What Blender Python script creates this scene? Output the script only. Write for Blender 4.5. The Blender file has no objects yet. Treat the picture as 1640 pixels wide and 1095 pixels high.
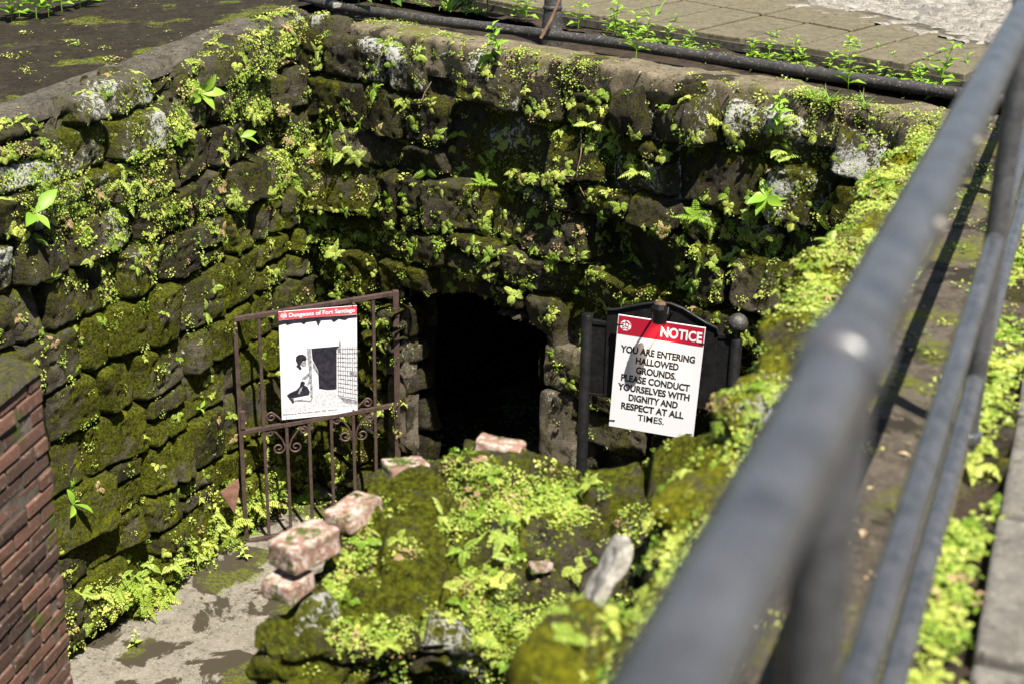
import bpy, math, random
import numpy as np
from mathutils import Vector, Matrix
R_ = math.radians
scene = bpy.context.scene
col = scene.collection
# ---------------------------------------------------------------- camera
PITCH, ROLL, EYE = R_(20.8), R_(1.1), 1.5
FPX = 2278.0
cF = np.array([0, math.cos(PITCH), -math.sin(PITCH)])
_r0 = np.array([1.0, 0, 0]); _u0 = np.array([0, math.sin(PITCH), math.cos(PITCH)])
cR = _r0*math.cos(ROLL) + _u0*math.sin(ROLL)
cU = _u0*math.cos(ROLL) - _r0*math.sin(ROLL)
CP = np.array([0, 0, EYE])
cam = bpy.data.cameras.new('camera'); camo = bpy.data.objects.new('camera', cam); col.objects.link(camo)
M = Matrix([[cR[0], cU[0], -cF[0], 0], [cR[1], cU[1], -cF[1], 0], [cR[2], cU[2], -cF[2], EYE], [0, 0, 0, 1]])
camo.matrix_world = M
cam.sensor_width = 36; cam.lens = FPX/1640*36; cam.clip_end = 500; cam.clip_start = 0.05
cam.dof.use_dof = True; cam.dof.focus_distance = 8.9; cam.dof.aperture_fstop = 2.8; cam.dof.aperture_blades = 9
scene.camera = camo
# ---------------------------------------------------------------- light
SUN = np.array([.26, -.50, 1.0]); SUN /= np.linalg.norm(SUN)
w = bpy.data.worlds.new('World'); scene.world = w; w.use_nodes = True
nt = w.node_tree; bg = nt.nodes['Background']
sky = nt.nodes.new('ShaderNodeTexSky'); sky.sky_type = 'NISHITA'; sky.sun_disc = False
sky.sun_elevation = math.asin(SUN[2]); sky.sun_rotation = math.atan2(SUN[0], SUN[1])
nt.links.new(sky.outputs[0], bg.inputs[0]); bg.inputs[1].default_value = 0.05
sl = bpy.data.lights.new('sun', 'SUN'); sl.energy = 5.0; sl.angle = R_(0.5); sl.color = (1, .95, .86)
so = bpy.data.objects.new('sun', sl); col.objects.link(so)
so.rotation_euler = Vector(SUN).to_track_quat('Z', 'Y').to_euler()
scene.view_settings.view_transform = 'Standard'; scene.view_settings.look = 'None'
scene.view_settings.exposure = 1.38; scene.view_settings.gamma = 1.0
# ---------------------------------------------------------------- helpers: picture geometry
def ray(px, py): return cF + cR*(px-820)/FPX - cU*(py-547.5)/FPX
def atz(px, py, z):
    d = ray(px, py); return CP + d*((z-EYE)/d[2])
def atp(px, py, p, n):
    d = ray(px, py); p = np.asarray(p, float); n = np.asarray(n, float); return CP + d*((p-CP)@n/(d@n))
def projv(P):
    v = P-CP; z = v@cF; z = np.where(np.abs(z) < 1e-6, 1e-6, z)
    return 820+FPX*(v@cR)/z, 547.5-FPX*(v@cU)/z, z
# ---------------------------------------------------------------- helpers: noise
def _h(ix, iy, iz, seed):
    with np.errstate(over='ignore'):
        x = (ix.astype(np.int64)*374761393 + iy.astype(np.int64)*668265263 + iz.astype(np.int64)*2147483647 + seed*974711) & 0xffffffff
        x = ((x ^ (x >> 13))*1274126177) & 0xffffffff
        x = ((x ^ (x >> 16))*2246822519) & 0xffffffff
        x = x ^ (x >> 15)
    return (x & 0xffffff)/float(0xffffff)
def vn(p, seed=0):
    i = np.floor(p); f = p-i; f = f*f*f*(f*(f*6-15)+10); i = i.astype(np.int64); r = 0
    for a in (0, 1):
        for b in (0, 1):
            for c in (0, 1):
                wgt = (f[:, 0] if a else 1-f[:, 0])*(f[:, 1] if b else 1-f[:, 1])*(f[:, 2] if c else 1-f[:, 2])
                r = r + wgt*_h(i[:, 0]+a, i[:, 1]+b, i[:, 2]+c, seed)
    return r*2-1
def fbm(p, scale, octv=4, seed=0, gain=.5):
    r = 0; a = 1; s = scale; tot = 0
    for k in range(octv):
        r = r + a*vn(p*s, seed+k*17); tot += a; a *= gain; s *= 2.03
    return r/tot
def sstep(a, b, x):
    t = np.clip((x-a)/(b-a), 0, 1); return t*t*(3-2*t)
def cells(p, scale, seed, jit=.85):
    q = p*scale; i = np.floor(q).astype(np.int64); f = q-i
    d1 = np.full(len(p), 9.); d2 = np.full(len(p), 9.); idv = np.zeros(len(p)); off = np.zeros((len(p), 3))
    for a in (-1, 0, 1):
        for b in (-1, 0, 1):
            for c in (-1, 0, 1):
                ci = i + np.array([a, b, c])
                pt = np.stack([_h(ci[:, 0], ci[:, 1], ci[:, 2], seed+k) for k in (1, 2, 3)], 1)*jit + (1-jit)/2 + np.array([a, b, c])
                dv = pt-f; d = np.sqrt((dv**2).sum(1)); m = d < d1
                d2 = np.where(m, d1, np.minimum(d2, d)); d1 = np.where(m, d, d1)
                idv = np.where(m, _h(ci[:, 0], ci[:, 1], ci[:, 2], seed+9), idv); off[m] = dv[m]
    return d1, d2, idv, off
# ---------------------------------------------------------------- helpers: objects
def tag(o, label=None, cat=None, group=None, kind=None):
    if label: o['label'] = label
    if cat: o['category'] = cat
    if group: o['group'] = group
    if kind: o['kind'] = kind
    return o
def empty(name, loc=(0, 0, 0)):
    o = bpy.data.objects.new(name, None); col.objects.link(o); o.location = loc; o.empty_display_size = .05; return o
def link(name, me, parent=None, mat=None):
    o = bpy.data.objects.new(name, me); col.objects.link(o)
    if mat is not None and not me.materials: me.materials.append(mat)
    if parent is not None:
        o.parent = parent
    return o
def np_mesh(name, V, Fq, attrs=None, smooth=True):
    me = bpy.data.meshes.new(name); V = np.asarray(V, np.float32); Fq = np.asarray(Fq, np.int32); k = Fq.shape[1]
    me.vertices.add(len(V)); me.vertices.foreach_set('co', V.ravel())
    me.loops.add(Fq.size); me.loops.foreach_set('vertex_index', Fq.ravel())
    me.polygons.add(len(Fq)); me.polygons.foreach_set('loop_start', np.arange(0, Fq.size, k, dtype=np.int32))
    me.polygons.foreach_set('use_smooth', np.full(len(Fq), smooth))
    for n, a in (attrs or {}).items():
        at = me.attributes.new(n, 'FLOAT', 'POINT'); at.data.foreach_set('value', np.asarray(a, np.float32))
    me.update(calc_edges=True); me.validate(); return me
class MB:
    """collects boxes, tubes and free faces for one mesh"""
    def __init__(s): s.v = []; s.f = []
    def add(s, vs, fs):
        b = len(s.v); s.v += [tuple(map(float, v)) for v in vs]; s.f += [tuple(b+i for i in f) for f in fs]; return s
    def obox(s, c, ax, ay, az, jit=0, rnd=random):
        c, ax, ay, az = (np.asarray(q, float) for q in (c, ax, ay, az)); vs = []
        for k in range(8):
            v = c + ax*(1 if k & 1 else -1) + ay*(1 if k & 2 else -1) + az*(1 if k & 4 else -1)
            vs.append(v + (np.array([rnd.uniform(-jit, jit) for _ in range(3)]) if jit else 0))
        return s.add(vs, [(0, 2, 3, 1), (4, 5, 7, 6), (0, 1, 5, 4), (2, 6, 7, 3), (0, 4, 6, 2), (1, 3, 7, 5)])
    def box(s, lo, hi):
        lo = np.array(lo, float); hi = np.array(hi, float); c = (lo+hi)/2; d = (hi-lo)/2
        return s.obox(c, (d[0], 0, 0), (0, d[1], 0), (0, 0, d[2]))
    def tube(s, pts, r, n=12, caps=True):
        pts = [np.asarray(p, float) for p in pts]; rs = r if hasattr(r, '__len__') else [r]*len(pts)
        b = len(s.v); up = None
        for i, p in enumerate(pts):
            t = pts[min(i+1, len(pts)-1)]-pts[max(i-1, 0)]; t = t/(np.linalg.norm(t)+1e-9)
            if up is None:
                up = np.array([0, 0, 1.]) if abs(t[2]) < .9 else np.array([1., 0, 0])
            a = np.cross(t, up); a /= np.linalg.norm(a)+1e-9; up = np.cross(a, t)
            for k in range(n):
                an = 2*math.pi*k/n; s.v.append(tuple(p + rs[i]*(a*math.cos(an)+up*math.sin(an))))
        for i in range(len(pts)-1):
            for k in range(n):
                s.f.append((b+i*n+k, b+i*n+(k+1) % n, b+(i+1)*n+(k+1) % n, b+(i+1)*n+k))
        if caps:
            s.f.append(tuple(b+k for k in reversed(range(n)))); s.f.append(tuple(b+(len(pts)-1)*n+k for k in range(n)))
        return s
    def build(s, name, mat, parent=None, smooth=False, bevel=0, local=None):
        me = bpy.data.meshes.new(name); vs = s.v
        if local is not None: vs = [tuple(np.array(v)-np.array(local)) for v in vs]
        me.from_pydata(vs, [], s.f); me.update(); me.materials.append(mat)
        if smooth:
            me.polygons.foreach_set('use_smooth', [True]*len(me.polygons))
        o = link(name, me, parent)
        if bevel:
            m = o.modifiers.new('bevel', 'BEVEL'); m.width = bevel; m.segments = 2; m.limit_method = 'ANGLE'
        if smooth:
            e = o.modifiers.new('edges', 'EDGE_SPLIT'); e.split_angle = R_(50)
        return o
# ---------------------------------------------------------------- materials
def new_mat(name):
    m = bpy.data.materials.new(name); m.use_nodes = True; n = m.node_tree.nodes; l = m.node_tree.links
    return m, n, l, n['Principled BSDF']
def noise(n, l, scale, detail=4, rough=.6, vec=None, dist=0):
    t = n.new('ShaderNodeTexNoise'); t.inputs['Scale'].default_value = scale; t.inputs['Detail'].default_value = detail
    t.inputs['Roughness'].default_value = rough; t.inputs['Distortion'].default_value = dist
    if vec is not None: l.new(vec, t.inputs['Vector'])
    return t.outputs['Fac']
def mapr(n, l, v, a, b, c=0, d=1, smooth=True):
    t = n.new('ShaderNodeMapRange'); t.interpolation_type = 'SMOOTHSTEP' if smooth else 'LINEAR'
    for i, x in zip((1, 2, 3, 4), (a, b, c, d)): t.inputs[i].default_value = x
    l.new(v, t.inputs[0]); return t.outputs[0]
def mth(n, l, op, a, b):
    t = n.new('ShaderNodeMath'); t.operation = op
    for i, x in enumerate((a, b)):
        if isinstance(x, (int, float)): t.inputs[i].default_value = x
        else: l.new(x, t.inputs[i])
    return t.outputs[0]
def mix(n, l, fac, a, b):
    t = n.new('ShaderNodeMix'); t.data_type = 'RGBA'
    if isinstance(fac, (int, float)): t.inputs[0].default_value = fac
    else: l.new(fac, t.inputs[0])
    for i, x in ((6, a), (7, b)):
        if isinstance(x, tuple): t.inputs[i].default_value = (*x, 1)
        else: l.new(x, t.inputs[i])
    return t.outputs[2]
def attr(n, name):
    t = n.new('ShaderNodeAttribute'); t.attribute_name = name; return t.outputs['Fac']
def bump(n, l, h, strength, dist, bsdf):
    t = n.new('ShaderNodeBump'); t.inputs['Strength'].default_value = strength; t.inputs['Distance'].default_value = dist
    l.new(h, t.inputs['Height']); l.new(t.outputs[0], bsdf.inputs['Normal'])
def coords(n): return n.new('ShaderNodeTexCoord').outputs['Object']
def stone_mat(name, c0, c1, moss0=(.022, .026, .004), moss1=(.105, .115, .012), lich=(.50, .50, .44), cut=.5):
    m, n, l, b = new_mat(name); v = coords(n)
    rnd = attr(n, 'rnd'); moss = attr(n, 'moss'); li = attr(n, 'lichen')
    big = noise(n, l, 5, 6, .65, v); fine = noise(n, l, 60, 4, .7, v)
    k = mth(n, l, 'ADD', mth(n, l, 'MULTIPLY', rnd, .42), mth(n, l, 'MULTIPLY', big, .8))
    c = mix(n, l, mapr(n, l, k, .3, .95), c0, c1)
    c = mix(n, l, mapr(n, l, noise(n, l, 16, 7, .8, v), .52, .62), c, (c0[0]*.5, c0[1]*.5, c0[2]*.45))
    c = mix(n, l, mapr(n, l, noise(n, l, 75, 4, .8, v), .57, .70), c, (.19, .16, .115))
    c = mix(n, l, mapr(n, l, noise(n, l, 2.2, 5, .7, v), .5, .75), c, (c0[0]*.6, c0[1]*.6, c0[2]*.5))
    film = mth(n, l, 'MULTIPLY', mapr(n, l, noise(n, l, 45, 5, .8, v), .42, .62), mapr(n, l, noise(n, l, 4, 4, .7, v), .38, .62))
    c = mix(n, l, film, c, (moss1[0]*.55, moss1[1]*.55, moss1[2]*.5))
    mn = noise(n, l, 14, 6, .75, v)
    mf = mapr(n, l, mth(n, l, 'ADD', moss, mth(n, l, 'MULTIPLY', mth(n, l, 'SUBTRACT', mn, .5), 1.5)), cut-.12, cut+.18)
    mc = mix(n, l, mapr(n, l, noise(n, l, 50, 6, .85, v), .40, .62), moss0, moss1)
    mc = mix(n, l, mapr(n, l, noise(n, l, 7, 4, .65, v), .55, .75), mc, (moss1[0]*1.25, moss1[1]*1.2, moss1[2]))
    mc = mix(n, l, mapr(n, l, noise(n, l, 11, 6, .8, v), .56, .66), mc, (c0[0]*1.2, c0[1]*1.2, c0[2]*1.1))
    c = mix(n, l, mf, c, mc)
    ln = noise(n, l, 30, 7, .8, v, .5)
    lf = mapr(n, l, mth(n, l, 'ADD', li, mth(n, l, 'MULTIPLY', mth(n, l, 'SUBTRACT', ln, .5), 2.2)), .56, .66)
    c = mix(n, l, lf, c, lich)
    l.new(c, b.inputs['Base Color']); b.inputs['Roughness'].default_value = .92; b.inputs['Specular IOR Level'].default_value = .10
    hh = mth(n, l, 'ADD', mth(n, l, 'MULTIPLY', noise(n, l, 24, 8, .8, v), 1.0), mth(n, l, 'MULTIPLY', fine, .55))
    bump(n, l, hh, 1.0, .045, b); return m
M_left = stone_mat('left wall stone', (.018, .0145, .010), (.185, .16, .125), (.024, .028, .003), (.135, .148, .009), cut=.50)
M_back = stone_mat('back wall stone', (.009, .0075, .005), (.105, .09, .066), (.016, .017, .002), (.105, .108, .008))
M_ruin = stone_mat('ruin stone', (.02, .016, .011), (.11, .092, .068), moss1=(.15, .165, .010), moss0=(.035, .037, .003), cut=.44)
M_right = stone_mat('right wall stone', (.025, .02, .014), (.14, .115, .085), moss1=(.26, .26, .012), moss0=(.075, .078, .006), cut=.42)
M_jamb = stone_mat('jamb stone', (.06, .05, .036), (.21, .175, .13), (.03, .032, .004), (.12, .12, .01))
def conc_mat(name, c0, c1, mossy=.62, mosscol=(.12, .14, .015), stain=(.03, .026, .02), stain_cut=.56, sc=1.6):
    m, n, l, b = new_mat(name); v = coords(n)
    c = mix(n, l, mapr(n, l, noise(n, l, 9, 8, .75, v), .3, .7), c0, c1)
    c = mix(n, l, mapr(n, l, noise(n, l, 60, 5, .85, v), .54, .66), c, (c1[0]*1.6+.006, c1[1]*1.6+.005, c1[2]*1.5+.003))
    c = mix(n, l, mapr(n, l, noise(n, l, 25, 7, .8, v), .53, .63), c, (c0[0]*.6, c0[1]*.6, c0[2]*.55))
    c = mix(n, l, mapr(n, l, noise(n, l, sc, 7, .58, v, .4), stain_cut, stain_cut+.025), c, stain)
    c = mix(n, l, mth(n, l, 'MULTIPLY', mapr(n, l, noise(n, l, 1.9, 5, .6, v), mossy, mossy+.06), mapr(n, l, noise(n, l, 40, 4, .8, v), .4, .6)), c, mosscol)
    l.new(c, b.inputs['Base Color']); b.inputs['Roughness'].default_value = .9; b.inputs['Specular IOR Level'].default_value = .15
    bump(n, l, noise(n, l, 70, 6, .8, v), .8, .012, b); return m
M_floor = conc_mat('pit floor concrete', (.13, .116, .092), (.215, .192, .157), .55, (.085, .10, .008), (.045, .037, .024), .515, 1.9)
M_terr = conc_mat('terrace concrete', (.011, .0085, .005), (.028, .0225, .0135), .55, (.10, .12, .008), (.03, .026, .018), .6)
M_curb = conc_mat('terrace edge concrete', (.036, .031, .023), (.105, .092, .072), .68, (.08, .1, .01), (.03, .028, .022), .62)
M_cop = conc_mat('coping concrete', (.085, .070, .042), (.18, .15, .10), .55, (.10, .105, .008), (.030, .024, .015), .55)
M_wcap = conc_mat('wall capping concrete', (.045, .036, .026), (.105, .086, .064), .50, (.10, .11, .010), (.026, .021, .014), .54, 2.4)
M_soil = conc_mat('soil', (.018, .013, .009), (.05, .036, .025), .7, (.05, .06, .01), (.012, .009, .006), .6)
M_slab = conc_mat('paving slab', (.092, .079, .050), (.148, .128, .084), .8, (.1, .1, .03), (.085, .075, .055), .62)
M_cob = conc_mat('cobble stone', (.12, .108, .092), (.29, .268, .235), .9, (.1, .1, .03), (.14, .13, .115), .56, 2.6)
M_pav = conc_mat('walkway paver', (.11, .10, .085), (.20, .185, .16), .66, (.09, .11, .02), (.06, .055, .045), .6)
def leaf_mat(name, c0, c1, dry=True):
    m, n, l, b = new_mat(name)
    t = attr(n, 'tint'); oi = n.new('ShaderNodeObjectInfo').outputs['Random']
    k = mth(n, l, 'FRACT', mth(n, l, 'ADD', t, mth(n, l, 'MULTIPLY', oi, .9)), 0)
    c = mix(n, l, k, c0, c1)
    if dry: c = mix(n, l, mapr(n, l, k, .93, .95), c, (.42, .30, .15))
    l.new(c, b.inputs['Base Color']); b.inputs['Roughness'].default_value = .45; b.inputs['Specular IOR Level'].default_value = .35
    tr = n.new('ShaderNodeBsdfTranslucent'); l.new(c, tr.inputs[0]); ms = n.new('ShaderNodeMixShader'); ms.inputs[0].default_value = .38
    l.new(b.outputs[0], ms.inputs[1]); l.new(tr.outputs[0], ms.inputs[2]); l.new(ms.outputs[0], n['Material Output'].inputs[0]); return m
M_creep = leaf_mat('creeper leaf', (.17, .29, .022), (.56, .60, .13))
M_fern = leaf_mat('fern leaf', (.22, .36, .035), (.46, .54, .12), False)
M_weed = leaf_mat('weed leaf', (.18, .34, .03), (.30, .46, .05), False)
M_dark = leaf_mat('weed leaf dark', (.07, .15, .03), (.13, .22, .05), False)
def plain(name, c, rough=.6, spec=.4, metal=0, bumps=0, var=0, var_scale=12, emit=None):
    m, n, l, b = new_mat(name); b.inputs['Roughness'].default_value = rough; b.inputs['Specular IOR Level'].default_value = spec; b.inputs['Metallic'].default_value = metal
    v = coords(n)
    if var:
        l.new(mix(n, l, mapr(n, l, noise(n, l, var_scale, 6, .7, v), .35, .68), tuple(x*(1-var) for x in c), tuple(min(1, x*(1+var)) for x in c)), b.inputs['Base Color'])
    else: b.inputs['Base Color'].default_value = (*c, 1)
    if bumps: bump(n, l, noise(n, l, 90, 5, .7, v), .5, bumps, b)
    return m
M_stem = plain('stem', (.09, .10, .03), .7, .3, var=.3)
M_twig = plain('dry twig', (.16, .10, .06), .8, .2, var=.3)
def paint_mat(name, base, chips, cut, rough, spec=.5):
    m, n, l, b = new_mat(name); v = coords(n)
    c = mix(n, l, mapr(n, l, noise(n, l, 16, 6, .7, v), .36, .62), tuple(x*.75 for x in base), tuple(x*1.35 for x in base))
    c = mix(n, l, mapr(n, l, noise(n, l, 45, 5, .8, v), .55, .66), c, tuple(x*1.8+.006 for x in base))
    f = mapr(n, l, noise(n, l, 55, 6, .75, v), cut, cut+.05)
    l.new(mix(n, l, f, c, chips), b.inputs['Base Color'])
    l.new(mapr(n, l, noise(n, l, 18, 5, .7, v), .3, .7, rough-.08, rough+.14), b.inputs['Roughness'])
    b.inputs['Specular IOR Level'].default_value = spec
    bump(n, l, noise(n, l, 30, 6, .7, v), .35, .004, b); return m
M_rail = paint_mat('black rail paint', (.040, .040, .042), (.24, .23, .22), .655, .30, 1.0)
M_iron = paint_mat('rusty dark iron', (.045, .027, .022), (.24, .15, .11), .64, .55)
M_blk = paint_mat('black sign paint', (.007, .007, .007), (.16, .15, .14), .70, .46, .22)
M_pipe = paint_mat('black pipe paint', (.026, .024, .022), (.17, .145, .105), .57, .55)
M_white = plain('white sign print', (.70, .70, .725), .45, .4, var=.015, var_scale=6)
M_red = plain('red sign print', (.36, .010, .028), .4, .4)
M_pink = plain('faded red print', (.62, .075, .095), .4, .4)
M_ink = plain('black ink', (.02, .018, .018), .5, .3)
M_dink = plain('dark photo print', (.022, .02, .03), .5, .3, var=.5, var_scale=25)
M_grey = plain('grey photo print', (.28, .27, .29), .5, .3, var=.6, var_scale=45)
M_lgrey = plain('light photo print', (.55, .54, .56), .5, .3, var=.3, var_scale=60)
M_wprint = plain('white lettering print', (.82, .80, .80), .5, .3)
def brick_mat(name, base, dark, pale, pale_cut, moss_cut=.66):
    m, n, l, b = new_mat(name); v = coords(n); r = attr(n, 'rnd')
    k = mth(n, l, 'ADD', mth(n, l, 'MULTIPLY', r, .7), mth(n, l, 'MULTIPLY', noise(n, l, 9, 6, .7, v), .5))
    c = mix(n, l, mapr(n, l, k, .2, .85), dark, base)
    c = mix(n, l, mapr(n, l, noise(n, l, 30, 6, .75, v), pale_cut, pale_cut+.1), c, pale)
    c = mix(n, l, mapr(n, l, noise(n, l, 5, 6, .75, v), moss_cut, moss_cut+.06), c, (.06, .075, .012))
    l.new(c, b.inputs['Base Color']); b.inputs['Roughness'].default_value = .9; b.inputs['Specular IOR Level'].default_value = .25
    bump(n, l, noise(n, l, 60, 6, .8, v), .7, .01, b); return m
M_brick = brick_mat('red brick', (.145, .074, .050), (.052, .033, .025), (.22, .16, .125), .55, .56)
M_edge = brick_mat('pale worn brick', (.27, .155, .115), (.19, .115, .085), (.42, .34, .285), .47, .52)
M_mort = plain('mortar', (.10, .088, .07), .95, .2, bumps=.01, var=.4)
M_rust = plain('rusty cap', (.10, .055, .035), .8, .3, var=.4)
M_tile = plain('terracotta', (.17, .088, .062), .85, .2, bumps=.006, var=.3)
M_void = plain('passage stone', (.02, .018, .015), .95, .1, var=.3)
M_wst = plain('whitewashed stone', (.29, .27, .23), .9, .2, bumps=.02, var=.45, var_scale=22)
# ---------------------------------------------------------------- plan of the pit
Cn = np.array([-1.53, 10.19, 0]); Bn = np.array([2.15, 7.2, 0])
bd = (Bn-Cn)/np.linalg.norm(Bn-Cn); bn = np.array([bd[1], -bd[0], 0]); BL = np.linalg.norm(Bn-Cn)
ld = np.array([-.438, -.899, 0]); ld /= np.linalg.norm(ld); ln_ = np.array([-ld[1], ld[0], 0])   # left wall runs towards the viewer
ra = R_(21.7); rd = np.array([math.sin(ra), math.cos(ra), 0]); rq = np.array([math.cos(ra), -math.sin(ra), 0])
FLOOR = -3.62
UP = np.array([0, 0, 1.])
SURF = {}
def grid_sheet(name, O, ax, ay, nx, ny, mat, zf):
    i, j = np.meshgrid(np.linspace(0, 1, nx), np.linspace(0, 1, ny), indexing='ij'); P = O[None]+ax[None]*i.ravel()[:, None]+ay[None]*j.ravel()[:, None]
    P = P.copy(); P[:, 2] += zf(P, i.ravel(), j.ravel()); idx = np.arange(nx*ny).reshape(nx, ny)
    Fq = np.stack([idx[:-1, :-1], idx[1:, :-1], idx[1:, 1:], idx[:-1, 1:]], -1).reshape(-1, 4)
    if np.cross(ax, ay)[2] < 0: Fq = Fq[:, ::-1]
    me = np_mesh(name, P, Fq); o = link(name, me, None, mat); o['kind'] = 'structure'
    n3 = np.tile(UP, (len(P), 1)); px, py, _ = projv(P); SURF[name] = dict(j=j.ravel(), P=P, N=n3, px=px, py=py, used=np.ones(len(P), bool)); return o
# ---------------------------------------------------------------- stone fields
def layout(z0, z1, s0, s1, seed, hr, wr):
    rng = np.random.RandomState(seed); zb = [z0]
    while zb[-1] < z1: zb.append(zb[-1]+rng.uniform(*hr))
    rows = []
    for _ in range(len(zb)-1):
        sb = [s0-rng.uniform(0, wr[1])]
        while sb[-1] < s1: sb.append(sb[-1]+rng.uniform(*wr)*rng.choice([1, 1, 1, .6, 1.3]))
        n = len(sb)
        rows.append((np.array(sb), rng.rand(n), rng.randn(n), rng.randn(n), rng.randn(n), rng.rand(n)))
    return np.array(zb), rows
def stones(s, z, lay, seed, warp=.07, amp=.045, joint=.055, rough=.02, tilt=.16, deep=.06, corner=.075, calm=None, dome=.35, vgap=0.0):
    p = np.stack([s, z, np.full_like(s, seed*3.7)], 1)
    s2 = s + warp*fbm(p, 1.7, 3, seed); z2 = z + warp*.9*fbm(p, 1.6, 3, seed+50)
    p9 = p*1.0
    s2 = s2 + .012*fbm(p9, 14, 2, seed+70); z2 = z2 + .012*fbm(p9, 14, 2, seed+80)
    zb, rows = lay; ci = np.clip(np.searchsorted(zb, z2)-1, 0, len(rows)-1)
    h = np.zeros_like(s); rnd = np.zeros_like(s); dd = np.zeros_like(s); top = np.zeros_like(s)
    for i, (sb, r, o, tx, tz, r2) in enumerate(rows):
        m = ci == i
        if not m.any(): continue
        ss = s2[m]; zz = z2[m]; j = np.clip(np.searchsorted(sb, ss)-1, 0, len(sb)-2)
        a, b_ = sb[j], sb[j+1]; lo, hi = zb[i], zb[i+1]
        split = (r2[j] > .86) & ((b_-a) > .2)              # some stones are two thin ones
        mid = lo+(hi-lo)*(.35+.3*r[j]); up = zz > mid
        lo2 = np.where(split & up, mid, lo); hi2 = np.where(split & ~up, mid, hi)
        du = np.minimum(ss-a, b_-ss)-vgap; dv = np.minimum(zz-lo2, hi2-zz)
        rr = corner; q = np.hypot(np.maximum(rr-du, 0), np.maximum(rr-dv, 0)); d = np.minimum(np.minimum(du, dv), rr-q)
        prof = sstep(-.005, joint, d)
        dm = sstep(0, .16, d)*dome
        off = np.clip(o[j], -1.6, 2.0)*amp + np.where(split & up, .02, 0)
        off = np.where(r2[j] < .08, -.15, off)
        tl = tx[j]*tilt*(ss-(a+b_)/2) + tz[j]*tilt*(zz-(lo2+hi2)/2)
        h[m] = prof*(.05+off+dm*.05+tl) - (1-prof)*deep
        rnd[m] = np.where(split & up, (r[j]+.37) % 1, r[j]); dd[m] = d; top[m] = (zz-lo2)/(hi2-lo2)
    h = h + rough*fbm(p, 9, 5, seed+5, .68) + .03*fbm(p, 1.3, 3, seed+9)
    h = h + .016*fbm(p, 4.2, 3, seed+91)
    if calm is not None: h = h*calm(z)
    pit = np.maximum(fbm(p, 16, 3, seed+33)-.25, 0); h = h - pit*.04
    return h, rnd, dd, top
def wall_mesh(name, O, ds, nr, s1, z0, ztop, cap, res, lay, seed, hole=None, mossf=None, st={}, zres=None, s0=0, bulge=None):
    ns = int((s1-s0)/res); nv = int((float(np.max(ztop(np.linspace(s0, s1, 50))))-z0)/(zres or res)); nc = int(cap/res)
    sv = np.linspace(s0, s1, ns); zt = ztop(sv)
    tv = np.linspace(0, 1, nv)
    S = np.repeat(sv[None], nv+nc, 0)
    Z = np.empty((nv+nc, ns)); CD = np.zeros((nv+nc, ns))
    Z[:nv] = z0 + tv[:, None]*(zt[None]-z0); Z[nv:] = zt[None]
    CD[nv:] = ((np.arange(nc)+1)*res)[:, None]
    Sf, Zf, Cf = S.ravel(), Z.ravel(), CD.ravel(); ztf = np.repeat(zt[None], nv+nc, 0).ravel()
    h, rnd, dd, top = stones(Sf, Zf+Cf, lay, seed, **st)
    if bulge is not None: h = h+bulge(Sf)
    below = ztf-Zf+Cf*0; rad = .07
    ang = np.where(Cf > 0, math.pi/4+np.clip(Cf/rad, 0, 1)*math.pi/4, np.clip(1-below/rad, 0, 1)*math.pi/4)
    h = np.where(Cf > .12, h*(1-.65*sstep(.12, .3, Cf)), h)
    N = nr[None]*np.cos(ang)[:, None] + UP[None]*np.sin(ang)[:, None]
    P = O[None] + ds[None]*Sf[:, None] + UP[None]*Zf[:, None] - nr[None]*Cf[:, None] + N*h[:, None]
    # round the arris
    P = P - (nr+UP)[None]*(np.clip(1-below/rad, 0, 1)*np.where(Cf > 0, np.clip(1-Cf/rad, 0, 1), 1))[:, None]*.02
    nr_ = nv+nc; idx = np.arange(nr_*ns).reshape(nr_, ns)
    Fq = np.stack([idx[:-1, :-1], idx[:-1, 1:], idx[1:, 1:], idx[1:, :-1]], -1).reshape(-1, 4)
    if np.dot(np.cross(ds, UP), nr) < 0: Fq = Fq[:, ::-1]
    if hole is not None:
        keep = ~hole(Sf[Fq].mean(1), Zf[Fq].mean(1)); Fq = Fq[keep]
    moss, lich = mossf(Sf, Zf, Cf, rnd, dd, top, P)
    me = np_mesh(name, P, Fq, dict(rnd=rnd, moss=moss, lichen=lich))
    nrm = np.zeros(len(P)*3, np.float32); me.vertices.foreach_get('normal', nrm) if hasattr(me.vertices, 'foreach_get') else None
    used = np.zeros(len(P), bool); used[Fq.ravel()] = True
    px, py, pz = projv(P)
    return me, dict(P=P, N=nrm.reshape(-1, 3), px=px, py=py, used=used, s=Sf, z=Zf, c=Cf, d=dd, top=top, rnd=rnd)
def f3(P, sc, o, seed): return fbm(P, sc, o, seed)
# left wall
def zt_left(s):
    step = .035*vn(np.stack([np.floor(s/.33)+.5, 0*s, 0*s], 1), 3)
    return np.clip(.03-.095*s, -9, .04) + step + .02*vn(np.stack([s*6, 0*s, 0*s], 1), 8)
def moss_left(s, z, c, rnd, d, top, P):
    n = f3(P, 1.6, 4, 11); n2 = f3(P, 5, 3, 15)
    low = sstep(-.9, -1.7, z)
    m = .32 + .26*low + .50*n + .25*n2 + .30*(rnd-.5) + .16*sstep(.6, 1, top)
    m = np.where(c > 0, .15+.5*n, m)
    up = sstep(-1.5, -.7, z); sx = sstep(.9, 2.2, s)
    li = (rnd > .46)*(.53+.6*f3(P, 3, 3, 21))*(.35+.65*up*(.4+.6*sx))*(d > .012) + (rnd < .04)*.55*f3(P, 4, 3, 22)
    li = np.where((d < 0.01) & (f3(P, 1.2, 2, 31) > .48) & (z > -2), .70, li)
    li = np.where((s > 3.1) & (z < -1.9) & (rnd > .6) & (d > .01), .45+.5*f3(P, 4, 3, 41), li)
    return m, li
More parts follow.
